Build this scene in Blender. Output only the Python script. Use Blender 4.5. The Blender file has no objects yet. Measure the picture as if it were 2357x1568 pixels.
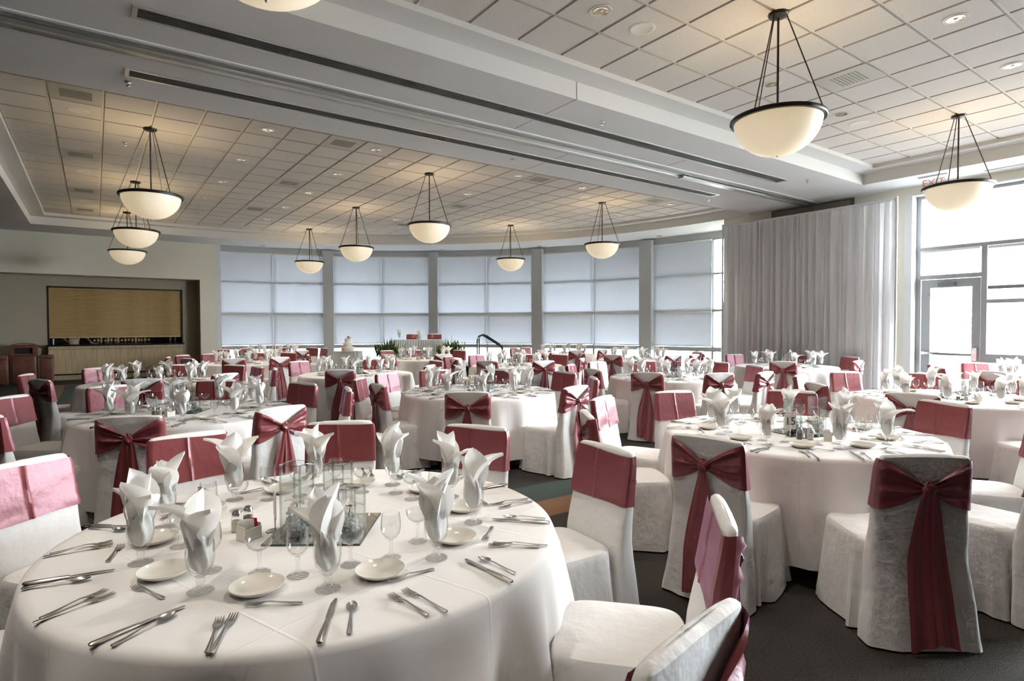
import bpy, math, random
from math import sin, cos, pi, radians, sqrt, atan2
from mathutils import Vector, Matrix

scene = bpy.context.scene
col = scene.collection

# ---------------------------------------------------------------- camera
H_CAM = 1.54
YAW, PITCH, ROLL, FPX = 0.620725683, -0.0238204103, 0.0029056044, 1342.2349
fw = Vector((sin(YAW)*cos(PITCH), cos(YAW)*cos(PITCH), sin(PITCH)))
rt = Vector((cos(YAW), -sin(YAW), 0.0))
dn = fw.cross(rt)
rr = rt*cos(ROLL) + dn*sin(ROLL)
dd = -rt*sin(ROLL) + dn*cos(ROLL)
cam_data = bpy.data.cameras.new('camera')
cam_data.sensor_width = 36.0
cam_data.lens = FPX/2357.0*36.0
cam_data.clip_start = 0.05
cam_data.clip_end = 300
cam = bpy.data.objects.new('camera', cam_data)
col.objects.link(cam)
up = -dd
m = Matrix(((rr.x, up.x, -fw.x, 0.0), (rr.y, up.y, -fw.y, 0.0), (rr.z, up.z, -fw.z, H_CAM), (0, 0, 0, 1)))
cam.matrix_world = m
scene.camera = cam

# ---------------------------------------------------------------- sky, exposure
WORLD_STRENGTH = 35.0
world = bpy.data.worlds.new('overcast_sky')
scene.world = world
world.use_nodes = True
bg = world.node_tree.nodes['Background']
bg.inputs[0].default_value = (0.90, 0.95, 1.0, 1)
bg.inputs[1].default_value = WORLD_STRENGTH
scene.view_settings.view_transform = 'Standard'
scene.view_settings.look = 'None'
scene.view_settings.gamma = 1.0
scene.view_settings.use_curve_mapping = False
scene.view_settings.exposure = 0.88
cy = scene.cycles
cy.use_denoising = True
cy.use_adaptive_sampling = True
cy.adaptive_threshold = 0.08
cy.adaptive_min_samples = 16
cy.max_bounces = 8
cy.diffuse_bounces = 4
cy.glossy_bounces = 4
cy.transmission_bounces = 8
cy.transparent_max_bounces = 22
cy.caustics_reflective = False
cy.caustics_refractive = False
cy.sample_clamp_indirect = 6.0

# room measures (metres): X runs along the beam to the right, Y away from the camera to the bar
Z_SOF, Z_LED, Z_TILE = 4.25, 4.456, 4.518
X_R = 13.09                    # right wall
Y_BAR = 21.2                   # bar wall
X_L, Y_B = -9.5, -13.0          # walls outside the frame
WC, WR = (2.35, 9.05), 12.30   # window arc
CC, CR = (2.15, 8.74), 10.9    # coffer arc
BY0, BY1 = 5.26, 8.18          # beam

def portal(loc, sx, sy, direction):
    L = bpy.data.lights.new('window_daylight', 'AREA')
    L.shape = 'RECTANGLE'; L.size = sx; L.size_y = sy
    L.energy = 1.0
    L.cycles.is_portal = True
    o = bpy.data.objects.new('window_daylight', L); col.objects.link(o)
    o.location = loc
    o.rotation_euler = Vector(direction).to_track_quat('-Z', 'Y').to_euler()
    return o

ARC_STOPS = [85.1, 69.1, 51.8, 34.0, 15.9, -1.8]
for i in range(5):
    a = radians((ARC_STOPS[i]+ARC_STOPS[i+1])/2)
    half = radians((ARC_STOPS[i]-ARC_STOPS[i+1])/2)
    r_ = (WR+0.25)
    portal((WC[0]+r_*cos(a), WC[1]+r_*sin(a), 2.1), 2*r_*math.tan(half)+0.1, 4.1, (-cos(a), -sin(a), 0))
portal((X_R+0.5, 0.2, 2.05), 9.1, 4.1, (-1, 0, 0))

# ---------------------------------------------------------------- materials
MATS = {}
def mat(name, color, rough=0.6, metal=0.0, **kw):
    if name in MATS: return MATS[name]
    M = bpy.data.materials.new(name); M.use_nodes = True
    b = M.node_tree.nodes['Principled BSDF']
    b.inputs['Base Color'].default_value = (*color, 1)
    b.inputs['Roughness'].default_value = rough
    b.inputs['Metallic'].default_value = metal
    for k, v in kw.items():
        if k in b.inputs: b.inputs[k].default_value = v
    MATS[name] = M
    return M
def nodes(M): return M.node_tree.nodes, M.node_tree.links, M.node_tree.nodes['Principled BSDF']

def add_noise_color(M, c1, c2, scale, detail=3.0, rough=0.6, lo=0.35, hi=0.65, stretch=None):
    N, L, b = nodes(M)
    tc = N.new('ShaderNodeTexCoord'); nz = N.new('ShaderNodeTexNoise'); rp = N.new('ShaderNodeValToRGB')
    nz.inputs['Scale'].default_value = scale; nz.inputs['Detail'].default_value = detail; nz.inputs['Roughness'].default_value = rough
    rp.color_ramp.elements[0].position = lo; rp.color_ramp.elements[1].position = hi
    rp.color_ramp.elements[0].color = (*c1, 1); rp.color_ramp.elements[1].color = (*c2, 1)
    if stretch:
        mp = N.new('ShaderNodeMapping'); mp.inputs['Scale'].default_value = stretch
        L.new(tc.outputs['Object'], mp.inputs[0]); L.new(mp.outputs[0], nz.inputs['Vector'])
    else:
        L.new(tc.outputs['Object'], nz.inputs['Vector'])
    L.new(nz.outputs['Fac'], rp.inputs[0]); L.new(rp.outputs[0], b.inputs['Base Color'])
    return nz
def add_bump(M, scale, strength, dist=0.002, detail=2.0, stretch=None):
    N, L, b = nodes(M)
    tc = N.new('ShaderNodeTexCoord'); nz = N.new('ShaderNodeTexNoise'); bp = N.new('ShaderNodeBump')
    nz.inputs['Scale'].default_value = scale; nz.inputs['Detail'].default_value = detail
    bp.inputs['Strength'].default_value = strength; bp.inputs['Distance'].default_value = dist
    if stretch:
        mp = N.new('ShaderNodeMapping'); mp.inputs['Scale'].default_value = stretch
        L.new(tc.outputs['Object'], mp.inputs[0]); L.new(mp.outputs[0], nz.inputs['Vector'])
    else:
        L.new(tc.outputs['Object'], nz.inputs['Vector'])
    L.new(nz.outputs['Fac'], bp.inputs['Height']); L.new(bp.outputs[0], b.inputs['Normal'])

mat('soffit', (0.76, 0.775, 0.79), 0.85)
mat('fascia', (0.72, 0.71, 0.68), 0.85)
t = mat('tile', (0.66, 0.645, 0.63), 0.95); add_noise_color(t, (0.60, 0.585, 0.57), (0.72, 0.705, 0.69), 90, 2); add_bump(t, 140, 0.6, 0.004)
mat('tile_edge', (0.42, 0.40, 0.375), 0.95)
mat('grid', (0.78, 0.77, 0.75), 0.6)
w_ = mat('wall', (0.80, 0.77, 0.65), 0.9); add_bump(w_, 60, 0.15)
w_ = mat('niche', (0.40, 0.355, 0.27), 0.9)  # darker tan, with the shade of the recess mixed into the colour
mat('dark_wall', (0.09, 0.08, 0.07), 0.9)
mat('white_trim', (0.80, 0.81, 0.80), 0.55)
mat('alum', (0.36, 0.375, 0.385), 0.45, 0.35)
mat('alum_dark', (0.16, 0.17, 0.175), 0.5, 0.2)
mat('pillar', (0.50, 0.52, 0.53), 0.45, 0.2)
mat('galv', (0.55, 0.55, 0.52), 0.4, 0.6)
mat('black', (0.012, 0.012, 0.013), 0.45)
mat('slot_dark', (0.05, 0.05, 0.048), 0.7)
mat('bronze', (0.022, 0.018, 0.016), 0.4, 0.4)
mat('chrome', (0.75, 0.75, 0.74), 0.12, 1.0)
mat('steel', (0.56, 0.54, 0.51), 0.22, 1.0)
mat('vent', (0.52, 0.52, 0.48), 0.6)
mat('vent_dark', (0.27, 0.265, 0.235), 0.7)
mat('gold', (0.85, 0.75, 0.55), 0.18, 1.0)
w_ = mat('wood_light', (0.52, 0.40, 0.24), 0.5); add_noise_color(w_, (0.43, 0.32, 0.18), (0.58, 0.46, 0.29), 3, 4, stretch=(9, 9, 0.6))
w_ = mat('tambour', (0.45, 0.30, 0.12), 0.5); add_noise_color(w_, (0.33, 0.21, 0.07), (0.52, 0.36, 0.16), 4, 4, stretch=(0.35, 6, 7))
mat('counter', (0.01, 0.01, 0.011), 0.15)
w_ = mat('bin', (0.16, 0.062, 0.038), 0.4); add_noise_color(w_, (0.13, 0.05, 0.03), (0.19, 0.075, 0.05), 12)
mat('tan_panel', (0.33, 0.29, 0.22), 0.8)
mat('porcelain', (0.72, 0.68, 0.61), 0.12, 0.0)
mat('paper', (0.8, 0.79, 0.75), 0.7)
mat('ink', (0.01, 0.01, 0.01), 0.5)
mat('red', (0.55, 0.03, 0.02), 0.5)
mat('sign_red', (0.62, 0.16, 0.10), 0.5)
mat('water', (0.95, 0.97, 0.97), 0.03)
mat('pebble', (0.80, 0.82, 0.82), 0.08)
mat('salt', (0.66, 0.60, 0.50), 0.6)
mat('pepper', (0.16, 0.12, 0.08), 0.6)
mat('petal', (0.80, 0.72, 0.66), 0.5); mat('petal_pink', (0.70, 0.36, 0.36), 0.5); mat('petal_red', (0.30, 0.05, 0.045), 0.5)
mat('leaf', (0.07, 0.13, 0.04), 0.5); mat('leaf_dark', (0.03, 0.07, 0.03), 0.5)
mat('cake', (0.82, 0.80, 0.74), 0.5)
mat('skin', (0.55, 0.30, 0.20), 0.5); mat('shirt', (0.62, 0.52, 0.42), 0.8); mat('trouser', (0.02, 0.02, 0.022), 0.8); mat('hair', (0.03, 0.02, 0.012), 0.6)
mat('amber', (0.25, 0.11, 0.02), 0.08); mat('green_glass', (0.03, 0.07, 0.03), 0.08); mat('dark_glass', (0.02, 0.015, 0.012), 0.08); mat('clear_bottle', (0.45, 0.45, 0.42), 0.08)
mat('label_cream', (0.65, 0.58, 0.42), 0.6)
mat('mirror', (0.85, 0.87, 0.86), 0.02, 1.0)
mat('mirror_edge', (0.03, 0.05, 0.045), 0.2)
w_ = mat('stone', (0.62, 0.56, 0.47), 0.9); add_noise_color(w_, (0.55, 0.49, 0.41), (0.68, 0.62, 0.53), 4)
mat('mortar', (0.5, 0.48, 0.45), 0.9)
mat('pavement', (0.74, 0.74, 0.73), 0.9)
mat('bark', (0.08, 0.065, 0.05), 0.9)
mat('foliage', (0.10, 0.17, 0.09), 0.7); mat('foliage_light', (0.30, 0.38, 0.10), 0.7)
mat('drape_pole', (0.75, 0.75, 0.77), 0.3, 0.6)
mat('table_wood', (0.20, 0.13, 0.08), 0.6)
mat('stage_black', (0.01, 0.01, 0.011), 0.8)
mat('rail', (0.012, 0.02, 0.018), 0.35)

# cloths
def cloth(name, color, sheen=0.25, rough=0.85, transl=0.0):
    M = mat(name, color, rough)
    b = M.node_tree.nodes['Principled BSDF']
    b.inputs['Sheen Weight'].default_value = sheen
    b.inputs['Sheen Roughness'].default_value = 0.5
    if transl > 0:
        N, L = M.node_tree.nodes, M.node_tree.links
        tr = N.new('ShaderNodeBsdfTranslucent'); tr.inputs[0].default_value = (*color, 1)
        mx = N.new('ShaderNodeMixShader'); mx.inputs[0].default_value = transl
        out = N['Material Output']
        L.new(b.outputs[0], mx.inputs[1]); L.new(tr.outputs[0], mx.inputs[2]); L.new(mx.outputs[0], out.inputs['Surface'])
    return M
tcm = cloth('tablecloth', (0.78, 0.75, 0.725), 0.2)
# pressed fold lines in the linen, fine relief only
N, L, b = nodes(tcm)
tc = N.new('ShaderNodeTexCoord'); sp = N.new('ShaderNodeSeparateXYZ'); L.new(tc.outputs['Object'], sp.inputs[0])
acc = None
for ax in (0, 1):
    md = N.new('ShaderNodeMath'); md.operation = 'PINGPONG'; md.inputs[1].default_value = 0.23
    ad = N.new('ShaderNodeMath'); ad.operation = 'ADD'; ad.inputs[1].default_value = 0.115
    L.new(sp.outputs[ax], ad.inputs[0]); L.new(ad.outputs[0], md.inputs[0])
    mr = N.new('ShaderNodeMapRange'); mr.inputs['From Min'].default_value = 0.0; mr.inputs['From Max'].default_value = 0.006
    mr.inputs['To Min'].default_value = 1.0; mr.inputs['To Max'].default_value = 0.0
    L.new(md.outputs[0], mr.inputs['Value'])
    if acc is None: acc = mr.outputs[0]
    else:
        s_ = N.new('ShaderNodeMath'); s_.operation = 'MAXIMUM'; L.new(acc, s_.inputs[0]); L.new(mr.outputs[0], s_.inputs[1]); acc = s_.outputs[0]
nz = N.new('ShaderNodeTexNoise'); nz.inputs['Scale'].default_value = 9; nz.inputs['Detail'].default_value = 5
L.new(tc.outputs['Object'], nz.inputs['Vector'])
s2 = N.new('ShaderNodeMath'); s2.operation = 'MULTIPLY_ADD'; s2.inputs[1].default_value = 1.3
L.new(nz.outputs['Fac'], s2.inputs[0]); L.new(acc, s2.inputs[2])
bp = N.new('ShaderNodeBump'); bp.inputs['Strength'].default_value = 0.22; bp.inputs['Distance'].default_value = 0.004
L.new(s2.outputs[0], bp.inputs['Height']); L.new(bp.outputs[0], b.inputs['Normal'])
cc_ = cloth('chair_cover', (0.78, 0.76, 0.74), 0.3)
add_bump(cc_, 6.5, 0.55, 0.03, 4)
cloth('napkin', (0.84, 0.82, 0.79), 0.2, 0.8, 0.25)
cloth('skirt', (0.74, 0.78, 0.75), 0.3, 0.8, 0.25)
cloth('drape', (0.83, 0.83, 0.84), 0.2, 0.9, 0.15)
s_ = mat('sash', (0.205, 0.042, 0.042), 0.38)
b = s_.node_tree.nodes['Principled BSDF']
b.inputs['Sheen Weight'].default_value = 0.65; b.inputs['Sheen Roughness'].default_value = 0.28
b.inputs['Sheen Tint'].default_value = (0.70, 0.44, 0.80, 1)
b.inputs['Specular IOR Level'].default_value = 0.75
b.inputs['Specular Tint'].default_value = (1.0, 0.72, 0.82, 1)
add_bump(s_, 26, 0.22, 0.01, 3)

# carpet with its woven border bands
cp = mat('carpet', (0.035, 0.03, 0.025), 0.97)
N, L, b = nodes(cp)
tc = N.new('ShaderNodeTexCoord'); sp = N.new('ShaderNodeSeparateXYZ'); L.new(tc.outputs['Object'], sp.inputs[0])
def M2(op, a, c):
    n = N.new('ShaderNodeMath'); n.operation = op
    for i, v in enumerate((a, c)):
        if isinstance(v, (int, float)): n.inputs[i].default_value = v
        else: L.new(v, n.inputs[i])
    return n.outputs[0]
dx = M2('SUBTRACT', sp.outputs[0], -0.66); dy = M2('SUBTRACT', sp.outputs[1], 4.01)
dx2 = M2('SUBTRACT', 11.6, sp.outputs[0]); dy2 = M2('SUBTRACT', 19.5, sp.outputs[1])
dist = M2('MINIMUM', M2('MINIMUM', dx, dy), M2('MINIMUM', dx2, dy2))
green = M2('MULTIPLY', M2('GREATER_THAN', dist, 0.0), M2('LESS_THAN', dist, 0.45))
orange = M2('MULTIPLY', M2('GREATER_THAN', dist, -0.36), M2('LESS_THAN', dist, 0.0))
nz = N.new('ShaderNodeTexNoise'); nz.inputs['Scale'].default_value = 130; nz.inputs['Detail'].default_value = 3
L.new(tc.outputs['Object'], nz.inputs['Vector'])
def ramp(c1, c2):
    r = N.new('ShaderNodeValToRGB'); r.color_ramp.elements[0].position = 0.38; r.color_ramp.elements[1].position = 0.62
    r.color_ramp.elements[0].color = (*c1, 1); r.color_ramp.elements[1].color = (*c2, 1)
    L.new(nz.outputs['Fac'], r.inputs[0]); return r.outputs[0]
def mixc(f, a, c):
    n = N.new('ShaderNodeMix'); n.data_type = 'RGBA'
    L.new(f, n.inputs['Factor']); L.new(a, n.inputs[6]); L.new(c, n.inputs[7]); return n.outputs[2]
base = ramp((0.014, 0.012, 0.010), (0.046, 0.038, 0.030))
c_ = mixc(green, base, ramp((0.028, 0.042, 0.034), (0.05, 0.066, 0.055)))
c_ = mixc(orange, c_, ramp((0.16, 0.075, 0.032), (0.23, 0.115, 0.055)))
L.new(c_, b.inputs['Base Color'])
bp = N.new('ShaderNodeBump'); bp.inputs['Strength'].default_value = 0.6; bp.inputs['Distance'].default_value = 0.01
L.new(nz.outputs['Fac'], bp.inputs['Height']); L.new(bp.outputs[0], b.inputs['Normal'])

def thin_glass(name, tint, boost, rough=0.02, ripple=0.0):
    M = bpy.data.materials.new(name); M.use_nodes = True
    N, L = M.node_tree.nodes, M.node_tree.links
    N.remove(N['Principled BSDF'])
    tr = N.new('ShaderNodeBsdfTransparent'); tr.inputs[0].default_value = (*tint, 1)
    gl = N.new('ShaderNodeBsdfGlossy'); gl.inputs['Roughness'].default_value = rough
    fr = N.new('ShaderNodeLayerWeight'); fr.inputs['Blend'].default_value = 0.5
    pw = N.new('ShaderNodeMath'); pw.operation = 'POWER'; pw.inputs[1].default_value = 4.0
    mu = N.new('ShaderNodeMath'); mu.operation = 'MULTIPLY_ADD'; mu.inputs[1].default_value = 0.75*boost; mu.inputs[2].default_value = 0.035*boost; mu.use_clamp = True
    L.new(fr.outputs['Facing'], pw.inputs[0]); L.new(pw.outputs[0], mu.inputs[0])
    mx = N.new('ShaderNodeMixShader')
    L.new(mu.outputs[0], mx.inputs[0]); L.new(tr.outputs[0], mx.inputs[1]); L.new(gl.outputs[0], mx.inputs[2])
    L.new(mx.outputs[0], N['Material Output'].inputs['Surface'])
    if ripple:
        tc = N.new('ShaderNodeTexCoord'); nz = N.new('ShaderNodeTexNoise'); nz.inputs['Scale'].default_value = 110
        bp = N.new('ShaderNodeBump'); bp.inputs['Strength'].default_value = ripple; bp.inputs['Distance'].default_value = 0.006
        L.new(tc.outputs['Object'], nz.inputs['Vector']); L.new(nz.outputs['Fac'], bp.inputs['Height'])
        L.new(bp.outputs[0], gl.inputs['Normal']); L.new(bp.outputs[0], fr.inputs['Normal'])
    MATS[name] = M
    return M
thin_glass('pane', (0.97, 0.98, 0.98), 0.6, 0.0)
thin_glass('glass', (0.985, 0.99, 0.99), 1.5)
thin_glass('vase_glass', (0.985, 0.99, 0.99), 1.5)
thin_glass('stem_glass', (0.98, 0.985, 0.985), 1.5, 0.04, 0.9)
thin_glass('glass_edge', (0.80, 0.86, 0.84), 3.2, 0.05)
thin_glass('acrylic', (0.93, 0.95, 0.96), 0.7)
thin_glass('vase_water', (0.975, 0.985, 0.98), 0.9)
for bname, btr in (('blind', 0.014), ('blind_gap_light', 0.035)):  # second one passes extra light, imitating bright gaps at the cords
  bl = bpy.data.materials.new(bname); bl.use_nodes = True; MATS[bname] = bl
  N, L = bl.node_tree.nodes, bl.node_tree.links
  b = N['Principled BSDF']; b.inputs['Base Color'].default_value = (0.40, 0.42, 0.45, 1); b.inputs['Roughness'].default_value = 0.6
  tr = N.new('ShaderNodeBsdfTranslucent'); tr.inputs[0].default_value = (0.80, 0.82, 0.86, 1)
  mx = N.new('ShaderNodeMixShader'); mx.inputs[0].default_value = btr
  L.new(b.outputs[0], mx.inputs[1]); L.new(tr.outputs[0], mx.inputs[2]); L.new(mx.outputs[0], N['Material Output'].inputs['Surface'])

bw = bpy.data.materials.new('lamp_bowl'); bw.use_nodes = True; MATS['lamp_bowl'] = bw
b = bw.node_tree.nodes['Principled BSDF']; b.inputs['Base Color'].default_value = (0.78, 0.74, 0.66, 1); b.inputs['Roughness'].default_value = 0.35
b.inputs['Emission Color'].default_value = (1.0, 0.80, 0.50, 1); b.inputs['Emission Strength'].default_value = 0.27

# ---------------------------------------------------------------- mesh helpers
class MB:
    def __init__(s): s.v = []; s.f = []; s.m = []; s.cur = 0
    def add(s, vs, fs):
        o = len(s.v); s.v += [tuple(p) for p in vs]
        for f in fs: s.f.append(tuple(i+o for i in f)); s.m.append(s.cur)
        return s
    def box(s, x0, x1, y0, y1, z0, z1):
        return s.add([(x0,y0,z0),(x1,y0,z0),(x1,y1,z0),(x0,y1,z0),(x0,y0,z1),(x1,y0,z1),(x1,y1,z1),(x0,y1,z1)],
                     [(0,3,2,1),(4,5,6,7),(0,1,5,4),(1,2,6,5),(2,3,7,6),(3,0,4,7)])
    def obox(s, a, b_, w, z0, z1):                       # box standing on the plan segment a-b, thickness w
        a = Vector(a); b_ = Vector(b_); d = (b_-a); n = Vector((-d.y, d.x)).normalized()*w/2
        p = [a-n, b_-n, b_+n, a+n]
        return s.add([(q.x,q.y,z0) for q in p]+[(q.x,q.y,z1) for q in p], [(0,3,2,1),(4,5,6,7),(0,1,5,4),(1,2,6,5),(2,3,7,6),(3,0,4,7)])
    def grid(s, fn, nu, nv, cu=False):
        vs = []; fs = []
        for j in range(nv+1):
            for i in range(nu if cu else nu+1):
                vs.append(fn(i/nu, j/nv))
        W = nu if cu else nu+1
        for j in range(nv):
            for i in range(nu):
                a = j*W+i; b2 = j*W+(i+1) % W
                fs.append((a, b2, b2+W, a+W))
        return s.add(vs, fs)
    def lathe(s, prof, n=20, c=(0,0,0), cap0=True, cap1=False):
        vs = []; fs = []
        for r, z in prof:
            for k in range(n):
                a = 2*pi*k/n; vs.append((c[0]+r*cos(a), c[1]+r*sin(a), c[2]+z))
        for j in range(len(prof)-1):
            for k in range(n):
                k2 = (k+1) % n; fs.append((j*n+k, j*n+k2, (j+1)*n+k2, (j+1)*n+k))
        if cap0: fs.append(tuple(range(n-1, -1, -1)))
        if cap1: fs.append(tuple((len(prof)-1)*n+k for k in range(n)))
        return s.add(vs, fs)
    def tube(s, path, r, n=8):
        path = [Vector(p) for p in path]; vs = []; fs = []
        for i, p in enumerate(path):
            d = (path[min(i+1, len(path)-1)]-path[max(i-1, 0)]).normalized()
            ref = Vector((0,0,1)) if abs(d.z) < 0.9 else Vector((1,0,0))
            u = d.cross(ref).normalized(); w = d.cross(u)
            R = r[i] if isinstance(r, (list, tuple)) else r
            for k in range(n):
                a = 2*pi*k/n; q = p+u*(R*cos(a))+w*(R*sin(a)); vs.append(q)
        for i in range(len(path)-1):
            for k in range(n):
                k2 = (k+1) % n; fs.append((i*n+k, i*n+k2, (i+1)*n+k2, (i+1)*n+k))
        fs.append(tuple(range(n-1,-1,-1))); fs.append(tuple((len(path)-1)*n+k for k in range(n)))
        return s.add(vs, fs)
    def ball(s, c, rx, ry, rz, n=12, m2=8, fn=None):
        def p(u, v):
            th = 2*pi*u; ph = pi*v-pi/2; k = fn(th, ph) if fn else 1.0
            return (c[0]+rx*k*cos(ph)*cos(th), c[1]+ry*k*cos(ph)*sin(th), c[2]+rz*k*sin(ph))
        return s.grid(p, n, m2, True)
    def loft(s, rings, cap0=True, cap1=True):
        n = len(rings[0]); vs = [p for r in rings for p in r]; fs = []
        for j in range(len(rings)-1):
            for k in range(n):
                k2 = (k+1) % n; fs.append((j*n+k, j*n+k2, (j+1)*n+k2, (j+1)*n+k))
        if cap0: fs.append(tuple(range(n-1,-1,-1)))
        if cap1: fs.append(tuple((len(rings)-1)*n+k for k in range(n)))
        return s.add(vs, fs)
    def mesh(s, name, mats, smooth=True):
        me = bpy.data.meshes.new(name); me.from_pydata(s.v, [], s.f); me.update()
        for mn in (mats if isinstance(mats, (list, tuple)) else [mats]): me.materials.append(MATS[mn])
        for i, p in enumerate(me.polygons):
            p.material_index = s.m[i]; p.use_smooth = bool(smooth)
        if smooth:
            try: me.set_sharp_from_angle(angle=radians(42))
            except Exception: pass
        return me

def put(name, me, parent=None, loc=(0,0,0), rz=0.0, sc=None, label=None, cat=None, group=None, kind=None):
    o = bpy.data.objects.new(name, me); col.objects.link(o)
    o.location = loc; o.rotation_euler = (0, 0, rz)
    if sc: o.scale = (sc, sc, sc) if isinstance(sc, (int, float)) else sc
    if parent is not None: o.parent = parent
    if label: o['label'] = label
    if cat: o['category'] = cat
    if group: o['group'] = group
    if kind: o['kind'] = kind
    return o
def empty(name, loc=(0,0,0), rz=0.0, **kw): return put(name, None, None, loc, rz, **kw)
def quick(name, mb, mats, parent=None, smooth=False, **kw): return put(name, mb.mesh(name, mats, smooth), parent, **kw)
def pol(c, r, deg): a = radians(deg); return (c[0]+r*cos(a), c[1]+r*sin(a))
def px(p):                                                  # where a point lands, only used to word the labels
    v = Vector(p)-Vector((0, 0, H_CAM)); z = v.dot(fw)
    return v.dot(rr)/max(z, .05), z

# ---------------------------------------------------------------- structure
st = lambda name, mb, mats, parent=None, smooth=False: quick(name, mb, mats, parent, smooth, **({} if parent else {'kind': 'structure'}))
fl = MB().box(X_L-.3, 16.5, Y_B-.3, 23.9, -0.08, 0.0)
floor = st('floor', fl, 'carpet')

# dropped ceiling: soffit, fascia, ledge and lip round the two coffers
def arc_pts(c, r, a0, a1, n): return [pol(c, r, a0+(a1-a0)*i/n) for i in range(n+1)]
a_lo = math.degrees(math.asin((BY1-CC[1])/CR))
NA = 48
def coffer1(off, z):
    r = CR-off
    a0 = math.degrees(math.asin((BY1+off-CC[1])/r))
    P = [(-1.32+off, BY1+off)] + arc_pts(CC, r, a0, 90, NA) + [(-1.32+off, CC[1]+r)]
    return [(p[0], p[1], z) for p in P]
def coffer2(off, z): return [(12.10-off, -4.2+off, z), (12.10-off, BY0-off, z), (-1.32+off, BY0-off, z), (-1.32+off, -4.2+off, z)]
ce = MB()
def flat(x0, x1, y0, y1): ce.add([(x0,y0,Z_SOF),(x0,y1,Z_SOF),(x1,y1,Z_SOF),(x1,y0,Z_SOF)], [(0,1,2,3)])
flat(X_L, X_R+.02, BY0, BY1)
flat(X_L, -1.32, BY1, Y_BAR)
flat(-1.32, CC[0], CC[1]+CR, Y_BAR)
inner = arc_pts(CC, CR, a_lo, 90, NA)
outer = []
for p in inner:
    a = atan2(p[1]-WC[1], p[0]-WC[0]); outer.append((WC[0]+12.75*cos(a), WC[1]+12.75*sin(a)))
outer[-1] = (CC[0], Y_BAR+.4)
ce.add([(p[0], p[1], Z_SOF) for p in inner]+[(p[0], p[1], Z_SOF) for p in outer], [(i, i+1, NA+2+i, NA+1+i) for i in range(NA)])
flat(12.10, X_R+.5, Y_B, BY0)
flat(X_L, -1.32, Y_B, BY0)
flat(-1.32, 12.10, Y_B, -4.2)
ce.cur = 1
for cf in (coffer1, coffer2):
    A, B_, C_, D = cf(0, Z_SOF), cf(0, Z_LED), cf(.31, Z_LED), cf(.31, Z_TILE+.03)
    n = len(A)
    for P, Q, mi in ((A, B_, 1), (B_, C_, 0), (C_, D, 1)):
        ce.cur = mi
        ce.add(P+Q, [(i, (i+1) % n, n+(i+1) % n, n+i) for i in range(n)])
ceiling = st('ceiling', ce, ['soffit', 'fascia'])
rs = MB().box(X_L-.5, 13.9, Y_B-.5, 24.5, 4.62, 4.9)  # unseen slab, added to block sky light above the tiles
st('sky_block_slab', rs, 'soffit', ceiling)
ov = MB(); P = arc_pts(WC, 14.3, -12, 92, 40); ov.add([(p[0], p[1], 4.30) for p in P]+[(WC[0], WC[1]-2.5, 4.62)]+[(p[0], p[1], 4.9) for p in P], [])
n = len(P)
ov.f = [(i, i+1, n+1+i+1, n+1+i) for i in range(n-1)]; ov.m = [0]*(n-1)
P2 = arc_pts(WC, 12.4, -12, 92, 40)
ov.add([(p[0], p[1], 4.30) for p in P]+[(p[0], p[1], 4.30) for p in P2], [(i, i+1, n+i+1, n+i) for i in range(n-1)])
ov.add([(p[0], p[1], 4.75) for p in P]+[(p[0], p[1], 4.75) for p in P2], [(i, i+1, n+i+1, n+i) for i in range(n-1)])
st('roof_eave', ov, 'soffit', ceiling)
# plasterboard joints on the beam
for x, y0, y1 in ((4.72, 5.27, 5.86), (4.72, 6.12, 6.52), (7.9, 6.1, 6.55), (6.1, 7.56, 8.17), (6.1, 6.98, 7.31)):
    st('plaster_joint', MB().box(x-.004, x+.004, y0, y1, Z_SOF-.002, Z_SOF+.005), 'alum_dark', ceiling)
st('plaster_joint', MB().box(4.716, 4.724, BY0-.003, BY0+.002, Z_SOF, Z_LED), 'alum_dark', ceiling)

# lay-in tiles, each its own piece, hung a little below the grid
def tile_mesh(px_, py_):
    mb = MB(); g = .013; hx, hy = px_/2-g, py_/2-g; h2x, h2y = hx-.006, hy-.006
    lo, hi = 0.0, .018
    mb.add([(-h2x,-h2y,lo),(h2x,-h2y,lo),(h2x,h2y,lo),(-h2x,h2y,lo)], [(0,3,2,1)])
    mb.cur = 1
    mb.add([(-h2x,-h2y,lo),(h2x,-h2y,lo),(h2x,h2y,lo),(-h2x,h2y,lo),(-hx,-hy,hi),(hx,-hy,hi),(hx,hy,hi),(-hx,hy,hi)],
           [(0,1,5,4),(1,2,6,5),(2,3,7,6),(3,0,4,7)])
    return mb.mesh('ceiling_tile', ['tile', 'tile_edge'], False)
def tile_field(pid, x0, y0, ax, ay, test, nx, ny, drop):
    gm = MB()
    gm.box(-1.05, 13.2, -4.0 if pid == 2 else 8.4, 5.1 if pid == 2 else 19.3, Z_TILE+.016, Z_TILE+.03)
    g = quick('ceiling', gm, 'grid', kind='structure')
    me = tile_mesh(ax, ay); spots = []
    for i in range(nx):
        for j in range(ny):
            x, y = x0+(i+.5)*ax, y0+(j+.5)*ay
            if test(x, y) and not any(abs(x-u) < ax*.4 and abs(y-v) < ay*.4 for u, v in drop): spots.append((x, y))
    def vis(p):
        X, z = px((p[0], p[1], Z_TILE)); return (0 if (z > .5 and abs(X) < 1.0) else 1, z)
    spots.sort(key=vis)
    for x, y in spots[:296]: put('ceiling_tile', me, g, (x, y, Z_TILE-.002))
    rest = MB()
    for x, y in spots[296:]:
        hx, hy = ax/2-.013, ay/2-.013
        rest.box(x-hx, x+hx, y-hy, y+hy, Z_TILE-.002, Z_TILE+.016)
    if rest.f: quick('ceiling_tiles', rest, 'tile', g, kind='stuff')
    return g
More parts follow.
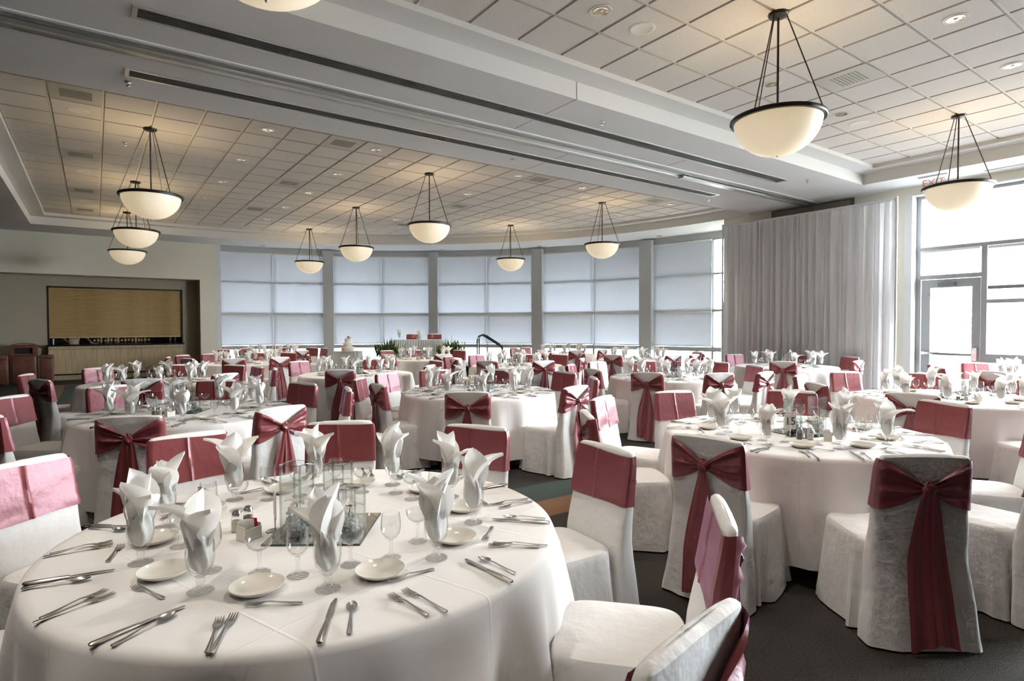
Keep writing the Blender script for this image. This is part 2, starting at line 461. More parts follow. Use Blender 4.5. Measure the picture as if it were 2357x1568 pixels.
VENTS1 = [(-.15, y) for y in (9.34, 12.53, 15.73, 18.27)]+[(3.32, y) for y in (9.34, 12.53, 15.73)]+[(7.37, y) for y in (9.34, 12.53, 15.73)]+[(10.85, 9.34)]
VENTS2 = [(7.45, 3.41)]
tile_field(1, -.441-.579, 9.02-.638, .579, .638, lambda x, y: (x-CC[0])**2+(y-CC[1])**2 < (CR+.1)**2 or (x < CC[0] and y < 19.4), 25, 17, VENTS1)
tile_field(2, 4.79-.588*10, 3.725-.63*12, .588, .63, lambda x, y: x < 12.2 and y < 5.3, 23, 15, VENTS2)

# walls
NB = 21.86
bwm = MB()
bwm.box(2.78, 3.31, Y_BAR, Y_BAR+.8, 0, Z_SOF)
bwm.box(X_L, 2.78, Y_BAR, Y_BAR+.2, 3.08, Z_SOF)
bwm.box(X_L, 2.80, Y_BAR+.2, NB, 3.08, 3.3)
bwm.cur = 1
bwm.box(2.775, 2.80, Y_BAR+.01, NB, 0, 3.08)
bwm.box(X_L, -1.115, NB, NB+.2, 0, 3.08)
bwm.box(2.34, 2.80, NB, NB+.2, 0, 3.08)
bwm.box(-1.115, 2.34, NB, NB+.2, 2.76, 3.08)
wall_bar = st('wall_bar', bwm, ['wall', 'niche'])
st('wall_left', MB().box(X_L-.3, X_L, Y_B-.3, 22.1, 0, Z_SOF+.4), 'dark_wall')
st('wall_behind', MB().box(X_L, X_R+.6, Y_B-.3, Y_B, 0, Z_SOF+.4), 'dark_wall')
wr = MB()
wr.box(X_R, X_R+.45, 4.9, 8.82, 0, Z_SOF)
wr.box(X_R, X_R+.45, Y_B, 4.9, 4.09, Z_SOF)
wr.box(X_R, X_R+.45, Y_B, -4.3, 0, 4.09)
wr.box(X_R, 14.9, 8.82, 9.0, 0, Z_SOF+.1)
st('wall_right', wr, 'wall')
tr_ = MB()
tr_.box(X_R-.012, X_R+.30, 4.78, 4.915, 0, 4.105)
tr_.box(X_R-.012, X_R+.30, -4.3, 4.78, 4.075, 4.105)
st('trim_1', tr_, 'white_trim')
# back room behind the bar shutter
br = MB(); br.box(-1.6, 2.8, 24.2, 24.3, 0, 3.1); br.box(-1.6, -1.5, NB+.2, 24.2, 0, 3.1); br.box(2.7, 2.8, NB+.2, 24.2, 0, 3.1); br.box(-1.6, 2.8, NB+.2, 24.3, 3.1, 3.2)
br.cur = 1; br.box(-1.6, 2.8, NB+.15, 24.3, -.08, 0)
st('wall_backbar', br, ['stage_black', 'stage_black'])

# curved window wall
wf = MB()
def ap(r, deg): return pol(WC, r, deg)
hd = MB()
for i in range(40):
    a0, a1 = 85.6-(85.6+3)*i/40, 85.6-(85.6+3)*(i+1)/40
    p, q = ap(WR, a0), ap(WR, a1); hd.obox(p, q, .16, 4.06, Z_SOF+.02)
st('trim_2', hd, 'pillar')
for k, (a0, a1) in enumerate([(69.9, 68.3), (52.55, 51.05), (34.85, 33.1), (16.85, 14.95), (-1.5, -3.0)]):
    pm = MB(); p, q = ap(WR-.12, a0), ap(WR-.12, a1); pm.obox(p, q, .34, 0, 4.2)
    st('pillar', pm, 'pillar')
pm = MB(); pm.obox(ap(WR-.02, 85.75), ap(WR-.02, 85.1), .2, 0, Z_SOF); st('trim_3', pm, 'white_trim')
BAYS = [(85.1, 77.6, 69.85), (68.35, 60.56, 52.5), (51.1, 42.8, 34.8), (33.15, 24.78, 16.8), (15.0, 6.12, -1.6)]
random.seed(5)
slat_cache = {}
def slats_mesh(width, z0, z1, tilt, cords):
    mb = MB(); n = int((z1-z0)/.026); cuts = [0]
    for c in cords: cuts += [c*width-.005, c*width+.005]
    cuts.append(width)
    for i in range(n):
        z = z0+(i+.5)*(z1-z0)/n; tl = tilt-radians(10)*((i+.5)/n-.5)*1.8
        dy, dz = .0155*cos(tl), .0155*sin(tl)
        for k in range(len(cuts)-1):
            mb.cur = k % 2
            mb.add([(cuts[k], -dy, z-dz), (cuts[k+1], -dy, z-dz), (cuts[k+1], dy, z+dz), (cuts[k], dy, z+dz)], [(0,1,2,3)])
    return mb.mesh('slats', ['blind', 'blind_gap_light'], False)
bay_name = ['leftmost', 'second', 'third', 'fourth', 'fifth']
for bi, (a0, am, a1) in enumerate(BAYS):
    w = empty('window_%d' % (bi+1), (0,0,0), kind='structure')
    for hi_, (s0, s1) in enumerate(((a0, am), (am, a1))):
        p, q = Vector(ap(WR, s0)), Vector(ap(WR, s1)); d = (q-p); Lh = d.length; ang = atan2(d.y, d.x)
        fr = MB()
        fr.box(0, .035, -.05, .05, .05, 4.08); fr.box(Lh-.035, Lh, -.05, .05, .05, 4.08)
        for z, h in ((4.05, .06), (3.05, .05), (1.99, .07), (.86, .13), (.05, .10)): fr.box(.035, Lh-.035, -.05, .05, z-h/2, z+h/2)
        put('window_frame', fr.mesh('window_frame', 'alum', False), w, (p.x, p.y, 0), ang)
        for z0, z1 in ((.1, .795), (.925, 1.955), (2.025, 3.025), (3.075, 4.02)):
            put('pane', MB().box(.035, Lh-.035, -.004, .004, z0, z1).mesh('pane', 'pane', False), w, (p.x, p.y, 0), ang)
        if bi == 4 and hi_ == 1: continue
        for part, (z0, z1) in (('upper', (2.005, 4.05)), ('lower', (.935, 1.975))):
            half = 'left' if hi_ == 0 else 'right'
            root = empty('venetian_blind', (p.x, p.y, 0), ang, label='grey venetian blind over the %s %s panes of the %s curved window bay' % (part, half, bay_name[bi]), cat='blind', group='venetian blinds on the curved windows')
            W = Lh-.036; off = -.085
            til = radians(random.choice([68, 70, 71, 72, 74]))
            cords = (.08, .36, .64, .92)
            sm = slats_mesh(W, z0+.02, z1-.04, -til, cords)
            put('slats', sm, root, (.018, off, 0), kind='stuff')
            put('headrail', MB().box(0, W, -.025, .025, z1-.045, z1).mesh('headrail', 'grid', False), root, (.018, off, 0))
            put('bottom_rail', MB().box(0, W, -.014, .014, z0, z0+.02).mesh('bottom_rail', 'grid', False), root, (.018, off, 0))

# right-hand window wall with the glass door
XG = X_R+.26
w6 = empty('window_6', kind='structure')
fr = MB()
fr.box(XG-.05, XG+.05, 4.70, 4.78, 0, 4.075)
fr.box(XG-.05, XG+.05, -4.3, 4.70, 4.02, 4.075)
fr.box(XG-.06, XG+.06, -4.3, 4.70, 3.0, 3.07)
fr.box(XG-.05, XG+.05, 3.64, 3.73, 0, 3.0)
fr.box(XG-.05, XG+.05, 3.73, 4.70, 2.44, 2.52)
for y0, y1 in ((1.05, 3.64), (-1.6, 1.0), (-4.25, -1.65)):
    for z, h in ((1.98, .07), (.93, .16), (.05, .10)): fr.box(XG-.05, XG+.05, y0, y1, z-h/2, z+h/2)
    fr.box(XG-.05, XG+.05, y0-.05, y0, 0, 4.05)
quick('window_frame', fr, 'alum', w6)
for y0, y1, z0, z1 in ((3.73, 4.70, 2.52, 3.0), (-4.3, 4.70, 3.07, 4.02), (1.05, 3.64, 2.02, 3.0), (1.05, 3.64, 1.01, 1.95), (1.05, 3.64, .1, .85), (-4.3, 1.0, 2.02, 3.0), (-4.3, 1.0, 1.01, 1.95), (-4.3, 1.0, .1, .85)):
    quick('pane', MB().box(XG-.004, XG+.004, y0, y1, z0, z1), 'pane', w6)
bk = empty('venetian_blind', label='raised white venetian blind bundled above the pane beside the glass door', cat='blind')
quick('headrail', MB().box(XG-.10, XG-.055, 1.1, 3.62, 2.94, 2.99), 'grid', bk)
quick('slat_stack', MB().box(XG-.10, XG-.06, 1.1, 3.62, 2.20, 2.26), 'alum_dark', bk)
b6 = MB()
for z in [2.27+.026*i for i in range(26)]: b6.add([(XG-.083-.012, 1.1, z), (XG-.083-.012, 3.62, z), (XG-.083+.012, 3.62, z+.004), (XG-.083+.012, 1.1, z+.004)], [(0,1,2,3)])
quick('slats', b6, 'blind', bk)
bk = empty('venetian_blind', label='small white venetian blind in the transom over the glass door', cat='blind')
b6 = MB()
for z in [2.54+.026*i for i in range(17)]: b6.add([(XG-.083-.012, 3.75, z), (XG-.083-.012, 4.68, z), (XG-.083+.012, 4.68, z+.006), (XG-.083+.012, 3.75, z+.006)], [(0,1,2,3)])
quick('slats', b6, 'blind', bk); quick('headrail', MB().box(XG-.10, XG-.055, 3.75, 4.68, 2.96, 3.0), 'grid', bk)
d1 = empty('door_1', kind='structure')
dm = MB()
dm.box(XG-.025, XG+.025, 4.54, 4.69, .01, 2.43); dm.box(XG-.025, XG+.025, 3.74, 3.87, .01, 2.43)
dm.box(XG-.025, XG+.025, 3.87, 4.54, 2.27, 2.43); dm.box(XG-.025, XG+.025, 3.87, 4.54, .01, .26)
quick('door_frame', dm, 'alum', d1)
quick('pane', MB().box(XG-.004, XG+.004, 3.87, 4.54, .26, 2.27), 'pane', d1)
pb = MB(); pb.tube([(XG-.09, 4.62, 1.0), (XG-.09, 3.86, .99)], .03, 8); pb.box(XG-.11, XG-.02, 4.60, 4.66, .97, 1.03)
quick('push_bar', pb, 'chrome', d1)
quick('latch_box', MB().box(XG-.10, XG-.025, 3.77, 3.84, .88, 1.12), 'chrome', d1)
quick('door_closer', MB().box(XG-.09, XG-.026, 4.12, 4.40, 2.29, 2.36).tube([(XG-.06, 4.38, 2.30), (XG-.25, 4.47, 2.14), (XG-.05, 4.56, 2.14)], .008, 6), 'alum_dark', d1)

# folded partition pocket over the drape
pk = empty('wall_panel', label='tan folded partition stack framed in dark metal above the drape', cat='panel')
quick('panel_face', MB().box(X_R-.03, X_R-.008, 5.9, 7.65, 3.2, 4.205), 'tan_panel', pk)
f_ = MB()
f_.box(X_R-.05, X_R-.008, 5.86, 7.69, 4.205, 4.235); f_.box(X_R-.05, X_R-.008, 5.86, 5.92, 3.2, 4.205); f_.box(X_R-.05, X_R-.008, 7.63, 7.69, 3.2, 4.205); f_.box(X_R-.04, X_R-.008, 6.73, 6.75, 3.2, 4.205)
quick('panel_frame', f_, 'alum_dark', pk)

# long slot vents and partition track on the beam
for nm, (y0, y1) in (('near', (5.87, 6.11)), ('far', (7.33, 7.565))):
    v = empty('slot_vent', (0,0,0), label='long dark slot vent along the %s edge of the ceiling beam' % nm, cat='vent', group='slot vents on the beam')
    f_ = MB()
    f_.box(.30, 10.52, y0, y0+.028, Z_SOF-.010, Z_SOF); f_.box(.30, 10.52, y1-.028, y1, Z_SOF-.010, Z_SOF)
    f_.box(.30, .34, y0+.028, y1-.028, Z_SOF-.010, Z_SOF); f_.box(10.48, 10.52, y0+.028, y1-.028, Z_SOF-.010, Z_SOF)
    quick('frame', f_, 'galv', v)
    quick('dark_inset', MB().box(.34, 10.48, y0+.028, y1-.028, Z_SOF-.004, Z_SOF-.001), 'slot_dark', v)  # flat dark strip imitating the shaded hollow of the slot
    for k in range(1, 8): quick('divider', MB().box(.34+1.27*k-.006, .34+1.27*k+.006, y0+.028, y1-.028, Z_SOF-.008, Z_SOF-.002), 'black', v)
    for k in range(4): quick('vane', MB().box(.34, 10.48, y0+.06+k*.04, y0+.066+k*.04, Z_SOF-.007, Z_SOF-.003), 'slot_dark', v)
tk = empty('partition_track', label='metal partition track running down the middle of the ceiling beam', cat='track')
quick('side_flange', MB().box(X_L, 13.05, 6.55, 6.60, Z_SOF-.012, Z_SOF), 'white_trim', tk)
quick('side_flange', MB().box(X_L, 13.05, 6.90, 6.96, Z_SOF-.012, Z_SOF), 'alum', tk)
quick('channel', MB().box(X_L, 13.05, 6.60, 6.90, Z_SOF-.006, Z_SOF), 'galv', tk)
quick('rail', MB().box(X_L, 13.05, 6.66, 6.69, Z_SOF-.022, Z_SOF-.005), 'alum_dark', tk)
quick('rail', MB().box(X_L, 13.05, 6.83, 6.88, Z_SOF-.024, Z_SOF-.005), 'galv', tk)
quick('rail', MB().box(8.6, 11.2, 6.74, 6.86, Z_SOF-.05, Z_SOF-.02), 'galv', tk)

# outside: paving, stone wing, trees
st('ground_outside', MB().box(-30, 70, -40, 70, -.35, -.12), 'pavement')
sw = empty('stone_wing', label='pale stone wall of a building wing seen through the glass door', cat='wall')
quick('wall_core', MB().box(19.2, 19.6, 4.3, 12.0, -.12, 6.0), 'mortar', sw)
bm_ = {}
for r_ in range(15):
    for k in range(9):
        wd = .80; y = 4.32+k*.84+(.42 if r_ % 2 else 0)
        if r_ % 2 and k == 8: continue
        if 'b' not in bm_: bm_['b'] = MB().box(-.03, 0, 0, wd, 0, .36).mesh('stone_block', 'stone', False)
        put('stone_block', bm_['b'], sw, (19.2, y, -.1+r_*.40))
ns = empty('no_smoking_sign', (19.15, 5.62, 1.62), label='small no smoking sign on the stone wall outside the door', cat='sign')
quick('plate', MB().box(-.005, .01, -.17, .17, -.17, .17), 'paper', ns)
rg = MB(); rg.tube([(-.008, .12*cos(2*pi*i/24), .12*sin(2*pi*i/24)) for i in range(25)], .012, 6); rg.tube([(-.009, -.085, .085), (-.009, .085, -.085)], .011, 6)
quick('red_ring', rg, 'sign_red', ns)
quick('cigarette', MB().box(-.012, -.004, -.08, .08, -.012, .012), 'ink', ns)
def tree(loc, h, R, nl, label, seed):
    random.seed(seed)
    t = empty('tree', loc, label=label, cat='tree', group='trees outside the windows')
    tr = MB(); tr.tube([(0,0,0), (.05,0,h*.3), (-.05,.1,h*.55), (.05,0,h*.85)], [.16,.13,.09,.03], 8)
    for k in range(7):
        a = 2*pi*k/7; z = h*(.3+.07*k); tr.tube([(0,0,z), (R*.4*cos(a), R*.4*sin(a), z+h*.12), (R*.75*cos(a), R*.75*sin(a), z+h*.2)], [.06,.04,.015], 6)
    quick('trunk', tr, 'bark', t)
    fo = MB()
    cl = [(random.uniform(-1,1)*R*.75, random.uniform(-1,1)*R*.75, h*random.uniform(.28,1.0)) for _ in range(26)]
    for i in range(nl):
        c = random.choice(cl); s = .55*R*.6
        p = Vector((c[0]+random.gauss(0,s*.5), c[1]+random.gauss(0,s*.5), c[2]+random.gauss(0,s*.4)))
        u = Vector((random.gauss(0,1), random.gauss(0,1), random.gauss(0,1))).normalized(); v = u.orthogonal().normalized()
        k = random.uniform(.06,.13); fo.cur = 1 if random.random() < .25 else 0
        fo.add([p-u*k, p+v*k*.5, p+u*k, p-v*k*.5], [(0,1,2,3)])
    quick('foliage', fo, ['foliage', 'foliage_light'], t, kind='stuff')
tree((24.5, 4.7, -.12), 4.2, 1.9, 2600, 'green tree on the paving outside the window beside the glass door', 3)
tree((28.6, 0.6, -.12), 4.6, 2.2, 2200, 'bushy tree outside at the right edge beyond the glass', 4)
tree((24.0, 15.2, -.12), 4.5, 1.8, 1500, 'tree outside seen through the strip of glass beside the drape', 6)

# ---------------------------------------------------------------- ceiling fixtures
ORD = ['first', 'second', 'third', 'fourth', 'fifth', 'sixth', 'seventh', 'eighth', 'ninth', 'tenth', 'eleventh', 'twelfth']
# pendants
def bowl_profile():
    R, D = .395, .345
    return [(max(.001, R*sin(a)**1.0), -D*cos(a)) for a in [pi/2*i/14 for i in range(15)]]
bm = MB(); bm.lathe(bowl_profile(), 40, cap0=False); bowl_me = bm.mesh('glass_bowl', 'lamp_bowl')
rim_me = MB().lathe([(.385,-.022),(.425,-.022),(.432,-.008),(.428,.012),(.405,.022),(.385,.020),(.385,-.022)], 48, cap0=False).mesh('rim_band', 'bronze')
PZ = 3.515
rod_me = MB().tube([(0,0,-.02),(0,0,Z_TILE-PZ-.02)], .011, 8).mesh('rod', 'bronze')
can_me = MB().lathe([(.001,-.045),(.03,-.045),(.085,-.03),(.095,-.012),(.095,0)], 12).mesh('canopy', 'bronze')
cab_me = []
for k in range(3):
    a = radians(62+120*k)
    cab_me.append(MB().tube([(.41*cos(a), .41*sin(a), .0), (.075*cos(a), .075*sin(a), Z_TILE-PZ-.03)], .0062, 6).mesh('cable', 'bronze'))
fin_me = MB().ball((0,0,.006), .009, .009, .010, 8, 6).mesh('finial', 'galv')
names_p = {(0.72, 3.1): 'pendant bowl lamp cut off by the top edge of the photo', (5.35, 3.1): 'largest pendant bowl lamp, nearest at upper right',
 (10.03, 3.1): 'pendant bowl lamp hanging before the right window', (0.72, 10.3): 'nearest pendant bowl lamp of the left row',
 (0.72, 14.2): 'middle pendant bowl lamp of the left row', (0.72, 18.05): 'farthest pendant bowl lamp of the left row',
 (5.33, 10.2): 'nearest pendant bowl lamp of the middle row', (5.33, 14.1): 'second pendant bowl lamp of the middle row',
 (5.33, 18.0): 'farthest pendant bowl lamp of the middle row', (9.97, 10.2): 'nearer pendant bowl lamp of the right row', (9.97, 14.0): 'farther pendant bowl lamp of the right row'}
for (x, y), lb in names_p.items():
    r = empty('pendant_lamp', (x, y, PZ), label=lb+', cream glass', cat='lamp', group='bowl pendants')
    put('glass_bowl', bowl_me, r); put('rim_band', rim_me, r); put('rod', rod_me, r); put('canopy', can_me, r, (0,0,Z_TILE-PZ))
    for c in cab_me: put('cable', c, r)
    put('finial', fin_me, r, (0,0,-.355))
    L_ = bpy.data.lights.new('lamp_bulb', 'POINT'); L_.energy = 10; L_.color = (1.0, 0.74, 0.42); L_.shadow_soft_size = .07
    lo = bpy.data.objects.new('lamp_bulb', L_); col.objects.link(lo); lo.location = (0, 0, -.10); lo.parent = r

# downlights
trim_me = MB().lathe([(.075,-.0),(.105,-.004),(.108,.004)], 24, cap0=False).mesh('trim_ring', 'white_trim')
refl_me = MB().lathe([(.078,0),(.07,.04),(.05,.09),(.001,.10)], 24, cap0=False).mesh('reflector', 'gold')
bulb_me = MB().ball((0,0,.05), .03, .03, .035, 10, 6).mesh('bulb', 'porcelain')
def dl(x, y, z, lb, lit=True):
    r = empty('downlight', (x, y, z-.004), label=lb, cat='light', group='recessed downlights')
    put('trim_ring', trim_me, r); put('reflector', refl_me, r, (0,0,-.006), sc=(1,1,.05)); put('bulb', bulb_me, r, (0,0,-.014), sc=(.8,.8,.3))
    if not lit: return
    L_ = bpy.data.lights.new('downlight_lamp', 'SPOT'); L_.energy = DLW; L_.color = (1.0, 0.92, 0.82); L_.spot_size = radians(100); L_.spot_blend = .9; L_.shadow_soft_size = .06
    lo = bpy.data.objects.new('downlight_lamp', L_); col.objects.link(lo); lo.location = (0, 0, -.05); lo.parent = r
DLW = 70
for i, x in enumerate((2.17, 3.89, 6.83, 8.54, 11.46)):
    for j, y in enumerate((9.34, 11.25, 13.17, 15.08, 16.99)):
        if (x-CC[0])**2+(y-CC[1])**2 > (CR-.7)**2: continue
        dl(x, y, Z_TILE, 'white ringed downlight in the far tiled ceiling, %s row from left, %s from the beam' % (ORD[i], ORD[j]))
for i, x in enumerate((-.73, 2.17, 3.93, 6.84, 8.6)):  # leftmost column is unseen, added to brighten the nearest front table
    for j, y in enumerate((4.04, 2.15, .26) if i == 0 else (4.04, 2.15)):
        dl(x, y, Z_TILE, 'white ringed downlight in the near tiled ceiling, %s from left, %s row from the beam' % (ORD[i], ORD[j]))
for i, a in enumerate((79, 66, 50, 33, 13)):
    p = pol(WC, 11.75, a); dl(p[0], p[1], Z_SOF, 'small recessed light in the white soffit before the %s window bay' % bay_name[i], False)
# speakers, sprinklers
spk_me = MB().lathe([(.001,-.006),(.10,-.006),(.115,-.010),(.13,-.004),(.13,.004)], 28).mesh('speaker_grille', 'grid')
for x, y, lb in ((4.5, 4.04, 'round speaker grille in the near tiled ceiling beside a downlight'), (9.2, 4.07, 'round speaker grille in the near tiled ceiling towards the right window'),
                 (4.47, 9.97, 'round speaker grille in the far tiled ceiling near the middle pendant'), (-.14, 10.0, 'round speaker grille in the far tiled ceiling beside the first vent at left'),
                 (-.14, 13.8, 'round speaker grille in the left tile column between second and third vents'), (-.14, 17.0, 'round speaker grille in the left tile column near the bar end'), (9.2, 9.97, 'round speaker grille in the far tiled ceiling near the right pendant row')):
    put('ceiling_speaker', spk_me, None, (x, y, Z_TILE), label=lb, cat='speaker', group='ceiling speakers')
spr_a = MB().lathe([(.001,0),(.035,0),(.035,-.008),(.02,-.012),(.001,-.012)][::-1], 16).mesh('plate', 'chrome')
spr_b = MB().lathe([(.008,-.012),(.008,-.04),(.018,-.045),(.022,-.05),(.001,-.052)], 12).mesh('sprinkler_head', 'chrome')
for x, y, z, lb in ((.34, 7.73, Z_SOF, 'chrome sprinkler beside the left end of the far slot vent'), (5.5, 5.63, Z_SOF, 'chrome sprinkler on the near strip of the beam'),
                    (5.55, 7.72, Z_SOF, 'chrome sprinkler on the far strip of the beam'), (10.8, 5.67, Z_SOF, 'chrome sprinkler near the right end of the near slot vent'),
                    (10.75, 7.78, Z_SOF, 'chrome sprinkler near the right end of the far slot vent'), (.44, 11.3, Z_TILE, 'small sprinkler in the tiles behind the left pendant'), (5.04, 11.2, Z_TILE, 'small sprinkler in the tiles beside the middle pendant')):
    r = empty('sprinkler', (x, y, z), label=lb, cat='sprinkler', group='sprinklers'); put('plate', spr_a, r); put('sprinkler_head', spr_b, r)
# air vents
def vent_parts(ax, ay):
    fr = MB(); h, k = ax/2-.012, ay/2-.012
    fr.box(-h, h, -k, k, 0, .012)
    return fr.mesh('vent_panel', 'vent', False)
vp1, vp2 = vent_parts(.579, .638), vent_parts(.588, .63)
vsl = MB().box(-.17, .17, -.008, .008, -.004, 0).mesh('louvre', 'vent_dark', False)
def vent(x, y, me, lb):
    r = empty('air_vent', (x, y, Z_TILE-.002), label=lb, cat='vent', group='square air vents'); put('vent_panel', me, r)
    for k in range(8): put('louvre', vsl, r, (0, -.14+k*.04, 0))
vn = {-.15: 'left column', 3.32: 'second column', 7.37: 'third column', 10.85: 'right column'}
for x, y in VENTS1: vent(x, y, vp1, 'square air vent in the far tiled ceiling, %s, %s from the beam' % (vn[x], ORD[[9.34, 12.53, 15.73, 18.27].index(y)]))
vent(7.45, 3.41, vp2, 'square air vent in the near tiled ceiling beside the largest pendant')
for k, (y0, y1) in enumerate(((3.0, 3.55), (1.2, 1.9))):
    quick('slot_grille', MB().box(12.72, 12.80, y0, y1, Z_SOF-.008, Z_SOF), 'vent_dark', label='short slot grille in the soffit above the right window, %s' % ('beside the exit sign' if k == 0 else 'beyond the frame edge'), cat='vent')

# exit sign
def text_mesh(body, size, depth, mname):
    cu = bpy.data.curves.new('lettering', 'FONT'); cu.body = body; cu.size = size; cu.extrude = depth; cu.align_x = 'CENTER'; cu.align_y = 'CENTER'
    o = bpy.data.objects.new('lettering', cu); col.objects.link(o)
    dg = bpy.context.evaluated_depsgraph_get(); dg.update()
    me = bpy.data.meshes.new_from_object(o.evaluated_get(dg)); bpy.data.objects.remove(o)
    me.materials.clear(); me.materials.append(MATS[mname]); return me
ex = empty('exit_sign', (12.4, 4.2, Z_SOF), label='clear acrylic EXIT sign with red letters hanging by the right window', cat='sign')
quick('mount', MB().box(-.05, .05, -.22, .22, -.02, 0), 'white_trim', ex)
acr = quick('acrylic_plate', MB().box(-.004, .004, -.19, .19, -.22, -.02), 'acrylic', ex)
o = put('letters', text_mesh('EXIT', .17, .002, 'sign_red'), acr, (-.008, 0, -.125)); o.rotation_euler = (pi/2, 0, -pi/2)

# ---------------------------------------------------------------- bar
bar = empty('bar_counter', (0, 0, 0), label='pale wood bar front with black counter under the roll shutter', cat='bar')
for k in range(3):
    x0 = -1.11+k*1.143; quick('front_panel', MB().box(x0, x0+1.139, 21.60, 21.66, .16, .90), 'wood_light', bar)
quick('upper_rail', MB().box(-1.11, 2.315, 21.585, 21.66, .91, 1.0), 'wood_light', bar)
quick('toe_kick', MB().box(-1.11, 2.315, 21.63, 21.68, 0, .15), 'wood_light', bar)
quick('foot_rail', MB().tube([(-1.1, 21.52, .17), (2.3, 21.52, .17)], .018, 8), 'bronze', bar)
quick('countertop', MB().box(-1.14, 2.345, 21.50, 22.45, 1.0, 1.045), 'counter', bar)
sh = empty('roll_shutter', (0,0,0), label='honey coloured wooden tambour shutter half lowered over the bar', cat='shutter')
slat_me = MB().add([(-1.10,0,0),(2.33,0,0),(2.33,-.008,.012),(2.33,-.008,.038),(2.33,0,.05),(-1.10,0,.05),(-1.10,-.008,.038),(-1.10,-.008,.012)], [(0,1,2,7),(7,2,3,6),(6,3,4,5)]).mesh('shutter_slat', 'tambour', False)
z = 1.27; k = 0
while z < 2.76: put('shutter_slat', slat_me, sh, (0, 21.93, z)); z += .05
quick('bottom_bar', MB().box(-1.10, 2.33, 21.915, 21.94, 1.235, 1.27), 'wood_light', sh)
quick('side_guide', MB().box(-1.125, -1.095, 21.84, 21.96, 1.045, 2.77), 'bronze', sh); quick('side_guide', MB().box(2.325, 2.35, 21.84, 21.96, 1.045, 2.77), 'bronze', sh)
quick('top_guide', MB().box(-1.125, 2.35, 21.84, 21.96, 2.735, 2.775), 'bronze', sh)
# back bar shelf and bottles
bb = empty('back_bar', (0,0,0), label='dark back bar shelf behind the shutter', cat='shelf')
quick('shelf_top', MB().box(-1.0, 2.6, 23.3, 24.15, 1.0, 1.05), 'counter', bb); quick('shelf_body', MB().box(-1.0, 2.6, 23.4, 24.15, 0, 1.0), 'stage_black', bb)
bot_me = {}
for mn in ('amber', 'green_glass', 'dark_glass', 'clear_bottle'):
    bot_me[mn] = (MB().lathe([(.036,0),(.038,.01),(.038,.17),(.03,.20),(.014,.225),(.013,.275),(.015,.277),(.015,.29),(.001,.29)], 14).mesh('bottle_glass', mn),
                  MB().lathe([(.0395,.05),(.0395,.13)], 14, cap0=False).mesh('bottle_label', 'label_cream'), MB().lathe([(.016,.285),(.016,.31),(.001,.31)], 10).mesh('bottle_cap', 'ink' if mn != 'clear_bottle' else 'steel'))
random.seed(11)
kinds = ['dark_glass','amber','clear_bottle','green_glass','clear_bottle','amber','amber','clear_bottle','dark_glass','amber','green_glass','amber','clear_bottle','amber','amber','amber','dark_glass','clear_bottle','clear_bottle']
bl_names = {'dark_glass': 'dark', 'amber': 'amber', 'clear_bottle': 'clear', 'green_glass': 'green'}
for i, kd in enumerate(kinds):
    x = -.02+i*.094+random.uniform(-.015,.015); s = random.uniform(.75, 1.0)
    if i >= 17: x = 2.15+(i-17)*.14
    r = empty('liquor_bottle', (x, 23.45+random.uniform(0,.1), 1.05), sc=s, label='%s liquor bottle behind the bar, %s in the row' % (bl_names[kd], (['first','second','third','fourth','fifth','sixth','seventh','eighth','ninth','tenth','eleventh','twelfth','thirteenth','fourteenth','fifteenth','sixteenth','seventeenth','eighteenth','last'][i])), cat='bottle', group='bottles behind the bar')
    a, b2, c2 = bot_me[kd]; g_ = put('bottle_glass', a, r); put('bottle_label', b2, g_); put('bottle_cap', c2, g_)
quick('steel_tumbler', MB().lathe([(.03,0),(.042,.15),(.042,.16),(.038,.16),(.028,.01)], 16), 'chrome', smooth=True, loc=(-1.02, 22.1, 1.045), label='steel shaker at the left end of the black bar counter', cat='shaker')
quick('serving_dish', MB().lathe([(.04,0),(.11,.02),(.115,.025),(.1,.022),(.03,.006)], 24), 'porcelain', smooth=True, loc=(-.02, 22.05, 1.045), label='white dish on the black bar counter before the bartender', cat='dish')
L_ = bpy.data.lights.new('back_bar_lamp', 'POINT'); L_.energy = 9; L_.color = (1, .8, .5); L_.shadow_soft_size = .1
lo = bpy.data.objects.new('back_bar_lamp', L_); col.objects.link(lo); lo.location = (.9, 22.9, 2.6)

# bartender, mostly hidden by the shutter
def skinned(name, verts, edges, radii, mname, parent=None, root=0, **kw):
    me = bpy.data.meshes.new(name); me.from_pydata(verts, edges, []); o = bpy.data.objects.new(name, me); col.objects.link(o)
    md = o.modifiers.new('skin', 'SKIN'); md.use_smooth_shade = True; md.branch_smoothing = .4
    for i, r in enumerate(radii):
        sv = me.skin_vertices[0].data[i]; sv.radius = (r, r) if not isinstance(r, tuple) else r; sv.use_root = (i == root)
    ss = o.modifiers.new('sub', 'SUBSURF'); ss.levels = 2; ss.render_levels = 2
    dg = bpy.context.evaluated_depsgraph_get(); dg.update()
    m2 = bpy.data.meshes.new_from_object(o.evaluated_get(dg)); bpy.data.objects.remove(o)
    m2.materials.clear(); m2.materials.append(MATS[mname])
    for p in m2.polygons: p.use_smooth = True
    return put(name, m2, parent, **kw)
PX, PY = -.55, 22.75
